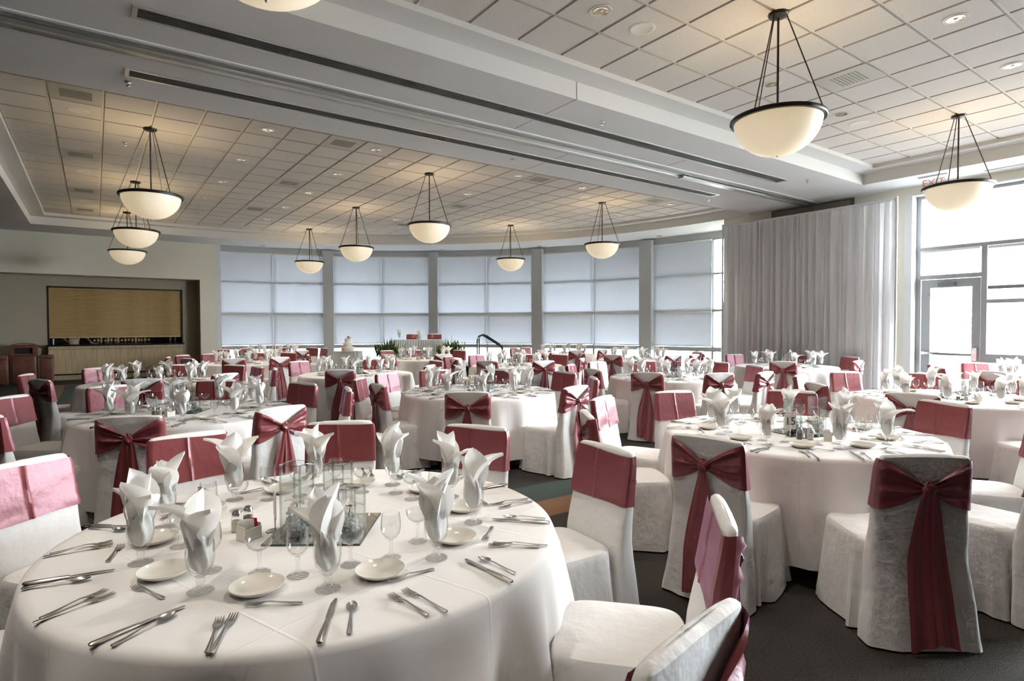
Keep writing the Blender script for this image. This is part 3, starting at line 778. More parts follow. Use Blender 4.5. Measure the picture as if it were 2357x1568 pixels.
V_ = [(PX,PY,.95),(PX,PY-.02,1.15),(PX+.02,PY-.08,1.36),(PX+.03,PY-.10,1.48),(PX+.04,PY-.14,1.56),(PX+.04,PY-.17,1.70),   # pelvis..head
      (PX-.10,PY,.90),(PX-.11,PY-.02,.48),(PX-.11,PY,.08),(PX-.11,PY-.14,.04),(PX+.10,PY,.90),(PX+.11,PY-.02,.48),(PX+.11,PY,.08),(PX+.11,PY-.14,.04),
      (PX-.17,PY-.10,1.40),(PX-.24,PY-.14,1.16),(PX-.12,PY-.36,1.10),(PX-.06,PY-.44,1.09),
      (PX+.22,PY-.12,1.40),(PX+.32,PY-.20,1.24),(PX+.42,PY-.46,1.12),(PX+.45,PY-.54,1.095)]
E_ = [(0,1),(1,2),(2,3),(3,4),(4,5),(0,6),(6,7),(7,8),(8,9),(0,10),(10,11),(11,12),(12,13),(2,14),(14,15),(15,16),(16,17),(2,18),(18,19),(19,20),(20,21)]
R_ = [.14,.13,.15,.07,.065,.095,.085,.06,.045,.035,.085,.06,.045,.035,.06,.045,.032,.03,.06,.045,.032,.03]
for hx, hy, hz, base, dx_ in ((PX-.06,PY-.44,1.09,17,1),(PX+.45,PY-.54,1.095,21,1)):
    for f in range(4):
        i0 = len(V_); ox = (-.027+.018*f)
        V_ += [(hx+ox, hy-.045, hz-.005), (hx+ox, hy-.075, hz-.02)]; R_ += [.0095, .008]; E_ += [(base, i0), (i0, i0+1)]
    i0 = len(V_); V_ += [(hx+.04, hy-.01, hz-.005), (hx+.05, hy-.04, hz-.018)]; R_ += [.011, .009]; E_ += [(base, i0), (i0, i0+1)]
person = skinned('person', V_, E_, R_, 'skin', label='person in tan shirt bending behind the bar under the shutter', cat='person')
skinned('shirt', [V_[0],V_[1],V_[2],V_[14],V_[15],V_[18],V_[19]], [(0,1),(1,2),(2,3),(3,4),(2,5),(5,6)], [.165,.155,.17,.075,.058,.075,.058], 'shirt', person)
skinned('trousers', [V_[0],V_[6],V_[7],V_[8],V_[10],V_[11],V_[12]], [(0,1),(1,2),(2,3),(0,4),(4,5),(5,6)], [.155,.1,.078,.062,.1,.078,.062], 'trouser', person)
quick('hair', MB().ball((PX+.04, PY-.15, 1.73), .105, .11, .10, 14, 8), 'hair', person, smooth=True)

# rubbish bins by the bar
def bin_box(mb, x0, x1, y0, y1, z0, z1, r=.03):
    def ring(z, ins):
        pts = []
        for cx_, cy_, a0 in ((x1-r-ins, y1-r-ins, 0), (x0+r+ins, y1-r-ins, 90), (x0+r+ins, y0+r+ins, 180), (x1-r-ins, y0+r+ins, 270)):
            for k in range(5): pts.append((cx_+r*cos(radians(a0+k*22.5)), cy_+r*sin(radians(a0+k*22.5)), z))
        return pts
    mb.loft([ring(z0, .01), ring(z0+.02, 0), ring(z1-.015, 0), ring(z1, .012)])
b1 = empty('waste_bin', (0,0,0), label='tall brown hooded waste bin with black opening beside the bar', cat='bin')
mb = MB(); bin_box(mb, -1.84, -1.33, 20.55, 21.15, .04, .78); quick('bin_body', mb, 'bin', b1, smooth=True)
mb = MB()
def hood(u, v):
    x = -1.85+.53*u; y = 20.54+.62*v
    return (x, y, 1.06+.05*sin(pi*u)**.6*1+.02*sin(pi*v))
mb.grid(hood, 14, 8)
mb.box(-1.85, -1.775, 20.54, 20.58, .79, 1.06); mb.box(-1.395, -1.32, 20.54, 20.58, .79, 1.06); mb.box(-1.775, -1.395, 20.54, 20.58, .79, .84); mb.box(-1.775, -1.395, 20.54, 20.58, 1.0, 1.07)
mb.box(-1.85, -1.82, 20.58, 21.16, .79, 1.07); mb.box(-1.35, -1.32, 20.58, 21.16, .79, 1.07); mb.box(-1.85, -1.32, 21.13, 21.16, .79, 1.07)
quick('hood', mb, 'bin', b1); quick('opening', MB().box(-1.80, -1.37, 20.62, 20.64, .80, 1.04), 'black', b1)
for x0, x1, y0, h, lb in ((-2.40, -1.90, 20.35, .80, 'lower square brown waste bin at the left edge'), (-1.27, -.98, 20.85, .78, 'narrow brown waste bin between the hooded bin and the bar')):
    r = empty('waste_bin', (0,0,0), label=lb, cat='bin', group='low brown bins')
    mb = MB(); bin_box(mb, x0, x1, y0, y0+.5, .02, h-.10); quick('bin_body', mb, 'bin', r, smooth=True)
    mb = MB(); bin_box(mb, x0-.008, x1+.008, y0-.008, y0+.508, h-.095, h); quick('bin_lid', mb, 'bin', r, smooth=True)

# ---------------------------------------------------------------- pipe and drape
dr = empty('pipe_drape', (12.55, 0, 0), label='tall pleated pale grey drape hung on poles before the right wall', cat='drape')
DY0, DY1 = 4.87, 8.64
for k in range(4):
    ya, yb = DY0+(DY1-DY0)*k/4, DY0+(DY1-DY0)*(k+1)/4
    random.seed(40+k)
    ph = [random.uniform(0, 6.28) for _ in range(5)]
    def f_dr(u, v, ya=ya, yb=yb, ph=ph):
        y = ya+(yb-ya)*u; z = .03+3.93*v
        open_ = 1-.45*max(0, (v-.9)*10)
        w = .045*sin(u*38+ph[0]+.6*sin(3*v+ph[1]))+.028*sin(u*61+ph[2]+.5*v)+.02*sin(u*17+ph[3]+v)
        return (w*open_*(1.15-.3*v), y+.012*sin(u*45+ph[4])*(1-v), z)
    quick('drape_panel', MB().grid(f_dr, 130, 10), 'drape', dr, smooth=True)
    quick('rod_pocket', MB().tube([(0, ya+.002, 3.965), (0, yb-.002, 3.965)], .028, 10), 'drape', dr, smooth=True)
for y in (DY0-.02, DY1+.02):
    quick('upright_pole', MB().tube([(0, y, .01), (0, y, 4.02)], .022, 10), 'drape_pole', dr, smooth=True)
    quick('base_plate', MB().box(-.22, .22, y-.22, y+.22, 0, .012), 'stage_black', dr)

# ---------------------------------------------------------------- stage, head table, cake
sa = atan2(15.09-15.95, 8.45-7.25)
S0 = Vector((7.85, 15.75))
ux = Vector((cos(sa), sin(sa))); uy = Vector((-sin(sa), cos(sa)))
stg = empty('stage_platform', (S0.x, S0.y, 0), sa, label='low black platform under the head table', cat='platform')
quick('deck', MB().box(-1.6, 1.7, -.55, 1.9, .34, .40), 'stage_black', stg); quick('valance', MB().box(-1.58, 1.68, -.53, 1.88, .0, .34), 'stage_black', stg)
stp = empty('stage_steps', (S0.x+ux.x*2.05-uy.x*.0, S0.y+ux.y*2.05, 0), sa, label='black portable steps with bent tube handrails beside the platform', cat='steps')
quick('tread', MB().box(-.30, .05, -.5, .4, .17, .20), 'stage_black', stp); quick('tread', MB().box(.05, .40, -.5, .4, .02, .05), 'stage_black', stp)
for k, yy in enumerate((-.52, .42)):
    pts = [(-.28, yy, .02), (-.28, yy, 1.16), (-.24, yy, 1.26), (-.15, yy, 1.30), (-.05, yy, 1.26), (.38, yy, .98), (.44, yy, .90), (.45, yy, .78), (.45, yy, .02)]
    quick('handrail', MB().tube(pts, .024, 8), 'rail', stp, smooth=True)
ht = empty('head_table', (S0.x, S0.y, .40), sa, label='head table on the platform under white ruffled skirt', cat='table')
quick('tabletop', MB().box(-.72, .72, -.28, .28, .72, .75), 'table_wood', ht)
for sx in (-.66, .66):
    for sy in (-.22, .22): quick('leg', MB().tube([(sx, sy, 0), (sx, sy, .72)], .015, 6), 'alum_dark', ht)
hc_ = MB(); hc_.box(-.745, .745, -.30, .30, .752, .76)
def skirt(u, v, hx=.745, hy=.30, n=60):
    per = 4*(hx+hy); s = u*per
    if s < 2*hx: x, y, nx, ny = -hx+s, -hy, 0, -1
    elif s < 2*hx+2*hy: x, y, nx, ny = hx, -hy+(s-2*hx), 1, 0
    elif s < 4*hx+2*hy: x, y, nx, ny = hx-(s-2*hx-2*hy), hy, 0, 1
    else: x, y, nx, ny = -hx, hy-(s-4*hx-2*hy), -1, 0
    w = (.012+.03*(1-v))*(1+sin(u*2*pi*n+2*sin(u*21)))*.5+.03*(1-v)
    return (x+nx*w, y+ny*w, .02+.735*v)
hc_.grid(skirt, 300, 5, True)
quick('table_skirt', hc_, 'skirt', smooth=True, loc=(S0.x, S0.y, .40), rz=sa, label='white ruffled skirt draped round the head table', cat='tablecloth')
ck = (6.33, 17.55)
ct = empty('cake_table', (ck[0], ck[1], 0), label='small round table under the cake', cat='table')
quick('tabletop', MB().lathe([(.40,.77),(.40,.795),(.001,.795)], 30), 'table_wood', ct); quick('pedestal', MB().lathe([(.22,0),(.22,.02),(.03,.05),(.03,.77)], 16), 'alum_dark', ct)
cs = MB()
def csk(u, v): w = .42+(.012+.05*(1-v))*(1+sin(u*2*pi*26+1.5*sin(u*19)))*.5+.05*(1-v); a = 2*pi*u; return (w*cos(a), w*sin(a), .02+.78*v)
cs.grid(csk, 180, 5, True); cs.lathe([(.44,.80),(.001,.802)], 60, cap0=False)
quick('table_skirt', cs, 'skirt', smooth=True, loc=(ck[0], ck[1], 0), label='white ruffled cloth on the round cake table', cat='tablecloth')
def lily(mb, c, R, n, rnd, mi):
    for k in range(n):
        a = 2*pi*k/n+rnd.uniform(-.2,.2); t0 = rnd.uniform(.3,.9)
        def f(u, v, a=a, t0=t0):
            w = .28*R*sin(pi*min(1,v*.94+.06))**.8*(u*2-1); r = R*v*cos(t0*(1-.35*v)); h = R*v*sin(t0*(1-.35*v))-.3*R*v*v
            return (c[0]+r*cos(a)-w*sin(a), c[1]+r*sin(a)+w*cos(a), c[2]+h+abs(u*2-1)*.05*R)
        mb.cur = mi if k % 2 else mi; mb.grid(f, 2, 5)
rnd = random.Random(3)
cake = empty('wedding_cake', (ck[0], ck[1], .802), label='three tier white cake trimmed with pink lilies', cat='cake')
for r_, z0, z1 in ((.20, 0, .13), (.145, .13, .26), (.095, .26, .38)):
    quick('cake_tier', MB().lathe([(r_,z0),(r_,z1-.012),(r_-.012,z1),(.001,z1)], 28), 'cake', cake, smooth=True)
for (dx_, dy_, dz_, R) in ((-.16,-.06,.15,.075),(-.04,-.16,.03,.07),(-.17,-.1,.02,.07),(.10,-.10,.16,.085),(0,0,.42,.085),(.02,-.03,.40,.075)):
    fm = MB(); lily(fm, (dx_, dy_, dz_), R*1.35, 6, rnd, 0); quick('sugar_lily', fm, 'petal_pink', cake)
lf = MB()
for k in range(14):
    a = k*.9; lily(lf, (.05*cos(a), .05*sin(a), .385), .06, 1, rnd, 0)
quick('greenery', lf, 'leaf', cake)
# flower arrangements beside the head table
def arrangement(loc, h, seed, lb):
    rnd = random.Random(seed); r = empty('flower_arrangement', loc, label=lb, cat='plant', group='tall flower arrangements')
    quick('stand', MB().lathe([(.13,0),(.13,.02),(.05,.06),(.05,h*.42),(.11,h*.5),(.10,h*.52)], 16), 'alum_dark', r, smooth=True)
    le = MB()
    for k in range(420):
        a = rnd.uniform(0,6.28); t = rnd.uniform(.1,1.25); L0 = rnd.uniform(.12,.45); o_ = Vector((rnd.gauss(0,.13), rnd.gauss(0,.13), h*.52+rnd.uniform(0,.25)))
        d = Vector((cos(a)*sin(t), sin(a)*sin(t), cos(t))); s = Vector((-sin(a), cos(a), 0))*rnd.uniform(.015,.04)
        le.add([o_, o_+d*L0*.5+s, o_+d*L0, o_+d*L0*.5-s], [(0,1,2,3)])
    quick('leaves', le, 'leaf', r, kind='stuff')
    for k in range(6):
        fm = MB(); lily(fm, (rnd.gauss(0,.13), rnd.gauss(0,.13)-.1, h*.52+rnd.uniform(.05,.30)), .085, 6, rnd, 0); quick('bloom', fm, 'petal', r)
    for k in range(4):
        a = rnd.uniform(0,6.28); quick('flower_spike', MB().tube([(0,0,h*.55), (.08*cos(a),.08*sin(a),h*.85), (.13*cos(a),.13*sin(a),h*.95+.07*k)], [.004,.012,.003], 6), 'petal_red', r)
arrangement((6.80, 15.65, 0), 1.16, 1, 'leafy white flower arrangement left of the head table')
arrangement((8.22, 14.52, 0), 1.16, 2, 'leafy flower arrangement with tall spikes right of the head table')

# ---------------------------------------------------------------- chairs
def sel(x, p): return math.copysign(abs(x)**p, x)
def lerp_tab(tab, z):
    for (z0, a), (z1, b2) in zip(tab, tab[1:]):
        if z <= z1: return a+(b2-a)*max(0, (z-z0))/(z1-z0)
    return tab[-1][1]
TW = [(0,.262),(.25,.238),(.45,.224),(.7,.216),(.86,.214),(.90,.208),(.915,.196)]
TR = [(0,-.375),(.2,-.345),(.45,-.310),(.7,-.312),(.92,-.330)]
TF = [(0,-.20),(.42,-.19),(.46,-.195),(.7,-.245),(.92,-.284)]
def back_mesh(seed):
    rnd = random.Random(seed); ph = [rnd.uniform(0,6.28) for _ in range(4)]
    rings = []; n = 40
    for z in (.012,.06,.12,.2,.3,.4,.48,.56,.64,.72,.80,.86,.895,.91):
        w, yr, yf = lerp_tab(TW, z), lerp_tab(TR, z), lerp_tab(TF, z); c, h = (yr+yf)/2, (yf-yr)/2; R = []
        for k in range(n):
            a = 2*pi*k/n; x, y = w*sel(cos(a), .38), c+h*sel(sin(a), .45)
            fold = (1-min(1, z/.5))*.010*sin(x*34+ph[0])*(1 if y < c else .4)
            R.append((x+.004*sin(z*19+ph[1]), y+fold, z+.008*cos(x*7)*max(0, (z-.8)/.11)))
        rings.append(R)
    last = rings[-1]; rings.append([(x*.95, (y+.307)*.6-.307, z+.008) for x, y, z in last]); rings.append([(x*.85, (y+.307)*.15-.307, z+.011) for x, y, z in last])
    return MB().loft(rings, False, True).mesh('back_cover', 'chair_cover')
def seat_mesh(seed):
    rnd = random.Random(seed); ph = [rnd.uniform(0,6.28) for _ in range(5)]
    rings = []; n = 72
    for z, g in ((.012,1.16),(.06,1.14),(.14,1.11),(.24,1.075),(.34,1.04),(.41,1.01),(.435,1.0),(.455,.985),(.468,.95),(.474,.85),(.477,.5)):
        R = []
        for k in range(n):
            a = 2*pi*k/n; q = max(0, (.42-z)/.42)
            x, y = .224*g*sel(cos(a), .42), .035+.232*g*sel(sin(a), .42)
            f = q*(.016*sin(a*9+ph[0])+.011*sin(a*15+ph[1])+.008*sin(a*5+ph[2]))
            R.append((x+f*cos(a), y+f*sin(a), z))
        rings.append(R)
    return MB().loft(rings, False, True).mesh('seat_cover', 'chair_cover')
def band_mesh(seed):
    rnd = random.Random(seed); ph = [rnd.uniform(0,6.28) for _ in range(3)]
    def f(u, v):
        z = .662+.243*v; w, yr, yf = lerp_tab(TW, z), lerp_tab(TR, z), lerp_tab(TF, z)
        z2 = z+.010*sin(u*2*pi)*(.5-v)
        t = u*2-1; s = abs(t)
        if s < .70: x = t/.70*(w-.012); y = yf+.006
        elif s < .76: k = (s-.70)/.06; x = math.copysign(w-.012+.018*sin(k*pi/2), t); y = yf+.006-.018*(1-cos(k*pi/2))
        else: k = (s-.76)/.24; x = math.copysign(w+.006, t); y = yf-.012+(yr+.012-yf+.012)*k
        y += .007*math.exp(-((t-.03-.05*v)/.022)**2)+(.0008*sin(v*13+t*4+ph[0]) if s < .7 else 0)+.004*math.exp(-((v-.12)/.07)**2)*sin(t*3+ph[1])
        return (x, y, z2)
    return MB().grid(f, 60, 12).mesh('sash_band', 'sash')
def wing_mesh(seed, s):
    rnd = random.Random(seed); p0 = rnd.uniform(0,6.28)
    def f(u, v):
        zs = .662+.243*v; zk = .745+.045*v
        uu = u**1.15; z = zs*(1-uu)+zk*uu+.018*sin(pi*u)*(v-.6)
        w = lerp_tab(TW, z); yr = lerp_tab(TR, z)
        x = s*((w+.006)*(1-u)+.020*u)
        y = yr-.005-.022*u*u-.022*sin(pi*min(1,u*1.1))**.7*(1-abs(sin(v*pi*2+p0+.5*u)))**1.6-.006*sin(pi*u)*abs(sin(v*pi*5+p0))-.006*sin(v*21+p0)*u
        if u < .08: y = yr+.012-(u/.08)*.017
        return (x, y, z)
    return MB().grid(f, 16, 20).mesh('sash_wing', 'sash')
def knot_mesh(seed):
    rnd = random.Random(seed); p0 = rnd.uniform(0,6.28)
    return MB().ball((0,-.350,.767), .030, .019, .036, 24, 14, lambda a, b2: 1+.16*sin(4*a+3*b2+p0)+.10*sin(7*b2+2*a)).mesh('sash_knot', 'sash')
def tail_mesh(seed, s):
    rnd = random.Random(seed); p0 = rnd.uniform(0,6.28); zb = rnd.uniform(.035,.11); ln = rnd.uniform(.04,.055)
    def f(u, v):
        z = .755-(.755-zb)*v-.03*(u if s > 0 else 1-u)*v*v
        hw = .016+(ln-.016)*min(1, v*2.2)+.012*v; t = u*2-1
        yr = lerp_tab(TR, z)
        x = s*(.012+.038*min(1, v*1.5))+t*hw+.008*sin(v*5+p0)
        y = yr-.020-.012*(1+sin(t*4.6+p0+v))*.6*(.4+.6*v)-.02*v*(1 if s > 0 else .5)-(.02*(1-v))
        return (x, y, z)
    return MB().grid(f, 12, 18).mesh('sash_tail', 'sash')
CHV = []
for sd in (1, 2, 3):
    CHV.append([('seat_cover', seat_mesh(sd)), ('back_cover', back_mesh(sd+10)), ('sash_band', band_mesh(sd+20)), ('sash_wing', wing_mesh(sd+30, 1)), ('sash_wing', wing_mesh(sd+31, -1)),
                ('sash_knot', knot_mesh(sd+40)), ('sash_tail', tail_mesh(sd+50, 1)), ('sash_tail', tail_mesh(sd+57, -1))])
TABLES = {
 'T1':(0.71,2.29,[(-80,1.57),(-48,1.5),(-5,1.44),(33,1.46),(68,1.58),(100,1.58),(129,1.58),(168,1.45)],'nearest front table'),
 'T2':(4.16,2.26,[(-169,1.42),(-130,1.5),(-95,1.46),(-58,1.46),(-18,1.48),(29,1.44),(77,1.4),(110,1.54),(148,1.54)],'table number fifteen'),
 'T3':(0.7,6.1,[(-161,1.4),(-112,1.34),(-71,1.46),(-12,1.42),(23,1.28),(73,1.58),(112,1.58),(148,1.58)],'second table on left'),
 'T4':(3.76,5.95,[(-180,1.28),(-126,1.5),(-79,1.46),(-32,1.4),(3,1.44),(49,1.44),(82,1.56),(111,1.54),(142,1.46)],'table number eleven'),
 'T5':(7.18,5.86,[(-154,1.34),(-113,1.32),(-84,1.48),(-27,1.4),(10,1.58),(56,1.58),(91,1.58),(124,1.58),(168,1.38)],'table number ten'),
 'T6':(0.69,9.63,[(-152,1.4),(-100,1.36),(-55,1.28),(-14,1.56),(10,1.42),(36,1.46),(72,1.58),(115,1.56),(160,1.54)],'third table on left'),
 'T7':(3.54,9.41,[(-121,1.28),(-48,1.3),(5,1.58),(57,1.58),(109,1.58)],'table number seven'),
 'T8':(2.7,13.8,[(-155,1.32),(-112,1.28),(-71,1.28),(-15,1.28),(42,1.56),(71,1.58),(108,1.56),(135,1.58),(165,1.5)],'table by wall corner'),
 'T9':(6.55,12.85,[(-157,1.28),(-98,1.28),(23,1.42),(73,1.48),(101,1.58)],'table before the stage'),
 'T10':(6.92,9.5,[(-150,1.32),(-104,1.3),(-52,1.32),(16,1.56),(48,1.42),(93,1.42),(124,1.54),(164,1.3)],'central table'),
 'T11':(10.85,6.08,[(-152,1.28),(-87,1.28),(-22,1.5),(22,1.5),(70,1.58),(133,1.44)],'table before the drape'),
 'T12':(7.5,2.35,[(-173,1.48),(-130,1.45),(-7,1.58),(28,1.4),(64,1.58),(99,1.54),(145,1.46)],'table at right edge'),
 'T14':(10.4,9.45,[(-162,1.28),(-102,1.28),(-78,1.42),(-51,1.46),(-21,1.58),(147,1.32)],'table left of drape'),
 'T13':(10.7,12.5,[(-153,1.3),(-115,1.32),(-75,1.28),(95,1.58),(116,1.58),(161,1.28)],'far table by pillar'),
 'T15':(4.03,17.1,[(-69,1.28),(10,1.54),(32,1.58),(66,1.5),(105,1.56),(132,1.58)],'farthest table at left'),
 'T16':(10.95,2.2,[(53,1.5),(85,1.5),(122,1.36),(162,1.28)],'table by glass door'),
}
def order_phrases(pts, c):                   # 'second from left on far side' for each point round a table
    cz = px((c[0], c[1], .8))[1]; out = [None]*len(pts)
    for side in ('near', 'far'):
        ids = [i for i, p in enumerate(pts) if (px((p[0], p[1], .8))[1] < cz) == (side == 'near')]
        ids.sort(key=lambda i: px((pts[i][0], pts[i][1], .8))[0])
        for k, i in enumerate(ids):
            w = 'only one' if len(ids) == 1 else 'leftmost' if k == 0 else 'rightmost' if k == len(ids)-1 else ORD[k]+' from left'
            out[i] = '%s on %s side of' % (w, side)
    return out
def dress(r, parts):                          # covers on the chair, the sash pieces under the sash band
    band = None
    for nm, me in parts:
        if nm in ('seat_cover', 'back_cover'): put(nm, me, r)
        elif nm == 'sash_band': band = put(nm, me, r)
        else: put(nm, me, band)
rnd = random.Random(77); nch = 0
for key, (tx, ty, chs, tname) in TABLES.items():
    pts = [pol((tx, ty), r, a) for a, r in chs]
    ph = order_phrases(pts, (tx, ty))
    for (p, w) in zip(pts, ph):
        d = Vector((tx-p[0], ty-p[1])).normalized()
        rz = atan2(d.y, d.x)-pi/2+rnd.uniform(-.05, .05)
        if key == 'T1': rz = atan2(d.y, d.x)-pi/2
        c = Vector(p)+d*.305
        r = empty('banquet_chair', (c.x, c.y, 0), rz, label='white chair with plum sash, %s %s' % (w, tname), cat='chair', group='banquet chairs')
        dress(r, CHV[nch % 3])
        nch += 1
for k, dx_ in enumerate((-.30, .36)):
    c = S0+ux*dx_+uy*.52
    r = empty('banquet_chair', (c.x, c.y, .40), sa+pi, label='white covered chair with plum sash at the head table, %s one' % ('left' if k == 0 else 'right'), cat='chair', group='banquet chairs')
    dress(r, CHV[k])

# ---------------------------------------------------------------- tables and cloths
def cloth_mesh(seed):
    rnd = random.Random(seed); n = 220
    ph = [rnd.uniform(0,6.28) for _ in range(6)]; zb = .12
    def fold(a): return sin(a*13+ph[0]+.9*sin(a*3+ph[1]))*.55+sin(a*23+ph[2]+.8*sin(a*2+ph[3]))*.32+sin(a*7+ph[4])*.35
    prof = [(0,.7625),(.3,.7625),(.6,.7625),(.80,.7625),(.88,.7622),(.902,.7600),(.914,.753),(.921,.738)]
    mb = MB(); vs = []; rows = []
    for r_, z in prof[1:]: rows.append([(r_*cos(2*pi*k/n), r_*sin(2*pi*k/n), z) for k in range(n)])
    for i in range(1, 13):
        q = i/12; z = .738-(.738-zb)*q; R = []
        for k in range(n):
            a = 2*pi*k/n; fo = fold(a); e = min(1, q*1.6)**.75
            r_ = .921+.015*q+e*(.056*fo+.030)+.006*sin(a*41+ph[5])*q
            R.append((r_*cos(a), r_*sin(a), z+.012*fo*q))
        rows.append(R)
    mb.loft(rows[::-1], False, True)
    return mb.mesh('tablecloth', 'tablecloth')
cl_me = [cloth_mesh(s) for s in (1, 2, 3, 4)]
top_me = MB().lathe([(.895,.735),(.905,.745),(.905,.757),(.895,.760),(.001,.760)], 48).mesh('tabletop', 'table_wood')
leg_me = MB().tube([(0,-.28,.02),(0,-.28,.60),(0,-.20,.70),(0,.20,.70),(0,.28,.60),(0,.28,.02)], .016, 8).mesh('folding_leg', 'alum_dark')
bar_me = MB().tube([(-.45,0,.45),(.45,0,.45)], .012, 6).mesh('brace', 'alum_dark')

# ---------------------------------------------------------------- tableware
GOB = dict(foot=[(.001,0),(.037,0),(.038,.003),(.034,.006),(.016,.010)], stem=[(.016,.010),(.0105,.016),(.0095,.026),(.0125,.032),(.0125,.036),(.010,.041),(.016,.047)],
           bowl=[(.001,.047),(.016,.047),(.027,.058),(.036,.076),(.0405,.10),(.0405,.122),(.0385,.145),(.0365,.166),(.0345,.166),(.0365,.145),(.0385,.12),(.0385,.10),(.034,.078),(.024,.062),(.001,.056)])
WIN = dict(foot=[(.001,0),(.033,0),(.034,.003),(.03,.006),(.011,.012)], stem=[(.011,.012),(.006,.022),(.0055,.048),(.008,.053),(.0055,.058),(.009,.064)],
           bowl=[(.001,.064),(.009,.064),(.021,.072),(.030,.086),(.034,.104),(.0335,.122),(.030,.152),(.0285,.152),(.0318,.122),(.0322,.104),(.028,.088),(.018,.075),(.001,.069)])
COU = dict(foot=[(.001,0),(.033,0),(.034,.003),(.03,.006),(.011,.012)], stem=[(.011,.012),(.0058,.022),(.0052,.054),(.0078,.059),(.0055,.064),(.009,.070)],
           bowl=[(.001,.070),(.009,.070),(.022,.076),(.035,.088),(.0415,.102),(.0425,.116),(.041,.116),(.0398,.103),(.0335,.090),(.021,.079),(.001,.0745)])
def glass_parts(G, n):
    return [('bowl', MB().lathe(G['bowl'], n, cap0=False).mesh('bowl', 'glass')), ('stem', MB().lathe(G['stem'], max(8, n//2), cap0=False).mesh('stem', 'stem_glass')), ('foot', MB().lathe(G['foot'], n, cap0=False).mesh('foot', 'stem_glass'))]
def glass_one(G, n, nm):
    mb = MB(); mb.lathe(G['bowl'], n, cap0=False); mb.cur = 1; mb.lathe(G['stem'], 8, cap0=False); mb.lathe(G['foot'], n, cap0=False)
    return mb.mesh(nm, ['glass', 'stem_glass'])
HI = {k: glass_parts(G, 28) for k, G in (('g', GOB), ('w', WIN), ('c', COU))}
LO = {'g': glass_one(GOB, 14, 'water_goblet'), 'w': glass_one(WIN, 14, 'wine_glass'), 'c': glass_one(COU, 14, 'champagne_coupe')}
def napkin_mesh(seed):
    rnd = random.Random(seed); mb = MB(); p0 = rnd.uniform(0,6.28)
    def bunch(u, v):
        a = 2*pi*u; z = .060+.118*v
        rr_ = lerp_tab([(.060,.012),(.075,.030),(.10,.0365),(.12,.0368),(.145,.0345),(.166,.031),(.18,.024)], z)
        k_ = 1-.30*abs(sin(a*2+p0+v*1.6+.6*sin(a+v*3)))**1.5; return (rr_*k_*cos(a), rr_*k_*sin(a), z)
    mb.grid(bunch, 40, 12, True)
    n = rnd.choice([4, 5, 5]); a0 = rnd.uniform(0, 6.28)
    for k in range(n):
        a = a0+2*pi*k/n+rnd.uniform(-.3,.3); tilt = rnd.uniform(.12,.95) if k else rnd.uniform(.0,.2); Ln = rnd.uniform(.115,.175); W = rnd.uniform(.036,.056)
        tw = rnd.uniform(-.5,.5); cur = rnd.uniform(-.25,.9)
        def f(u, v, a=a, tilt=tilt, Ln=Ln, W=W, tw=tw, cur=cur):
            t = u*2-1; s = v
            el = tilt*(.35+.65*s)+cur*.5*s*s
            rr_ = .008+Ln*s*sin(el); z = .135+Ln*s*cos(el*.8)
            w = W*(.55+.9*s)*(1-s**3.2)*1.25 if s < 1 else 0
            aa = a+tw*s; tx_, ty_ = -sin(aa), cos(aa)
            cup = .55*w*t*t
            return (rr_*cos(aa)+tx_*w*t-cup*cos(aa), rr_*sin(aa)+ty_*w*t-cup*sin(aa), z+.012*abs(t)*s)
        mb.grid(f, 6, 9)
    return mb.mesh('napkin', 'napkin')
NAP = [napkin_mesh(s) for s in range(8)]
plate_me = MB().lathe([(.001,.004),(.045,.004),(.045,0),(.048,0),(.068,.012),(.0775,.021),(.0780,.0225),(.0765,.0230),(.066,.0165),(.048,.0085),(.001,.0075)], 44, cap0=False).mesh('bread_plate', 'porcelain')
def bar_loft(mb, stations):            # (y, halfwidth, zmid, halfthick)
    R = []
    for y, w, z, t_ in stations: R.append([(-w,y,z-t_*.4),(-w*.6,y,z-t_),(w*.6,y,z-t_),(w,y,z-t_*.4),(w,y,z+t_*.4),(w*.6,y,z+t_),(-w*.6,y,z+t_),(-w,y,z+t_*.4)])
    mb.loft(R)
def fork_mesh(L0, nt):
    mb = MB(); s = L0/.195
    bar_loft(mb, [(-.097*s,.004,.004,.0014),(-.093*s,.0075,.004,.0018),(-.06*s,.0062,.005,.0017),(-.02*s,.0038,.008,.0016),(.015*s,.0030,.011,.0015),(.03*s,.0048,.0095,.0014),(.04*s,.0098,.007,.0012),(.055*s,.0118,.0048,.0011)])
    for k in range(nt):
        x = (-.0098+.0196*k/(nt-1))
        R = []
        for y, w, z, t_ in [(.053*s,.0024,.0049,.0010),(.075*s,.0018,.0042,.0009),(.092*s,.0015,.0062,.0008),(.0985*s,.0007,.0078,.0005)]:
            R.append([(x-w,y,z-t_),(x+w,y,z-t_),(x+w,y,z+t_),(x-w,y,z+t_)])
        mb.loft(R)
    return mb.mesh('fork', 'steel')
def knife_mesh():
    mb = MB(); bar_loft(mb, [(-.118,.006,.005,.003),(-.113,.0095,.005,.0042),(-.06,.0085,.0055,.0042),(-.015,.0065,.0055,.0036),(-.002,.0058,.0055,.003)])
    R = []
    for y, a, b2 in [(-.002,-.0055,.0055),(.006,-.0075,.0065),(.05,-.0085,.0075),(.09,-.0075,.0075),(.108,-.003,.007),(.115,.002,.0055)]:
        R.append([(a,y,.0055),(0,y,.0045),(b2,y,.0050),(b2,y,.0065),(0,y,.0068)])
    mb.loft(R); return mb.mesh('knife', 'steel')
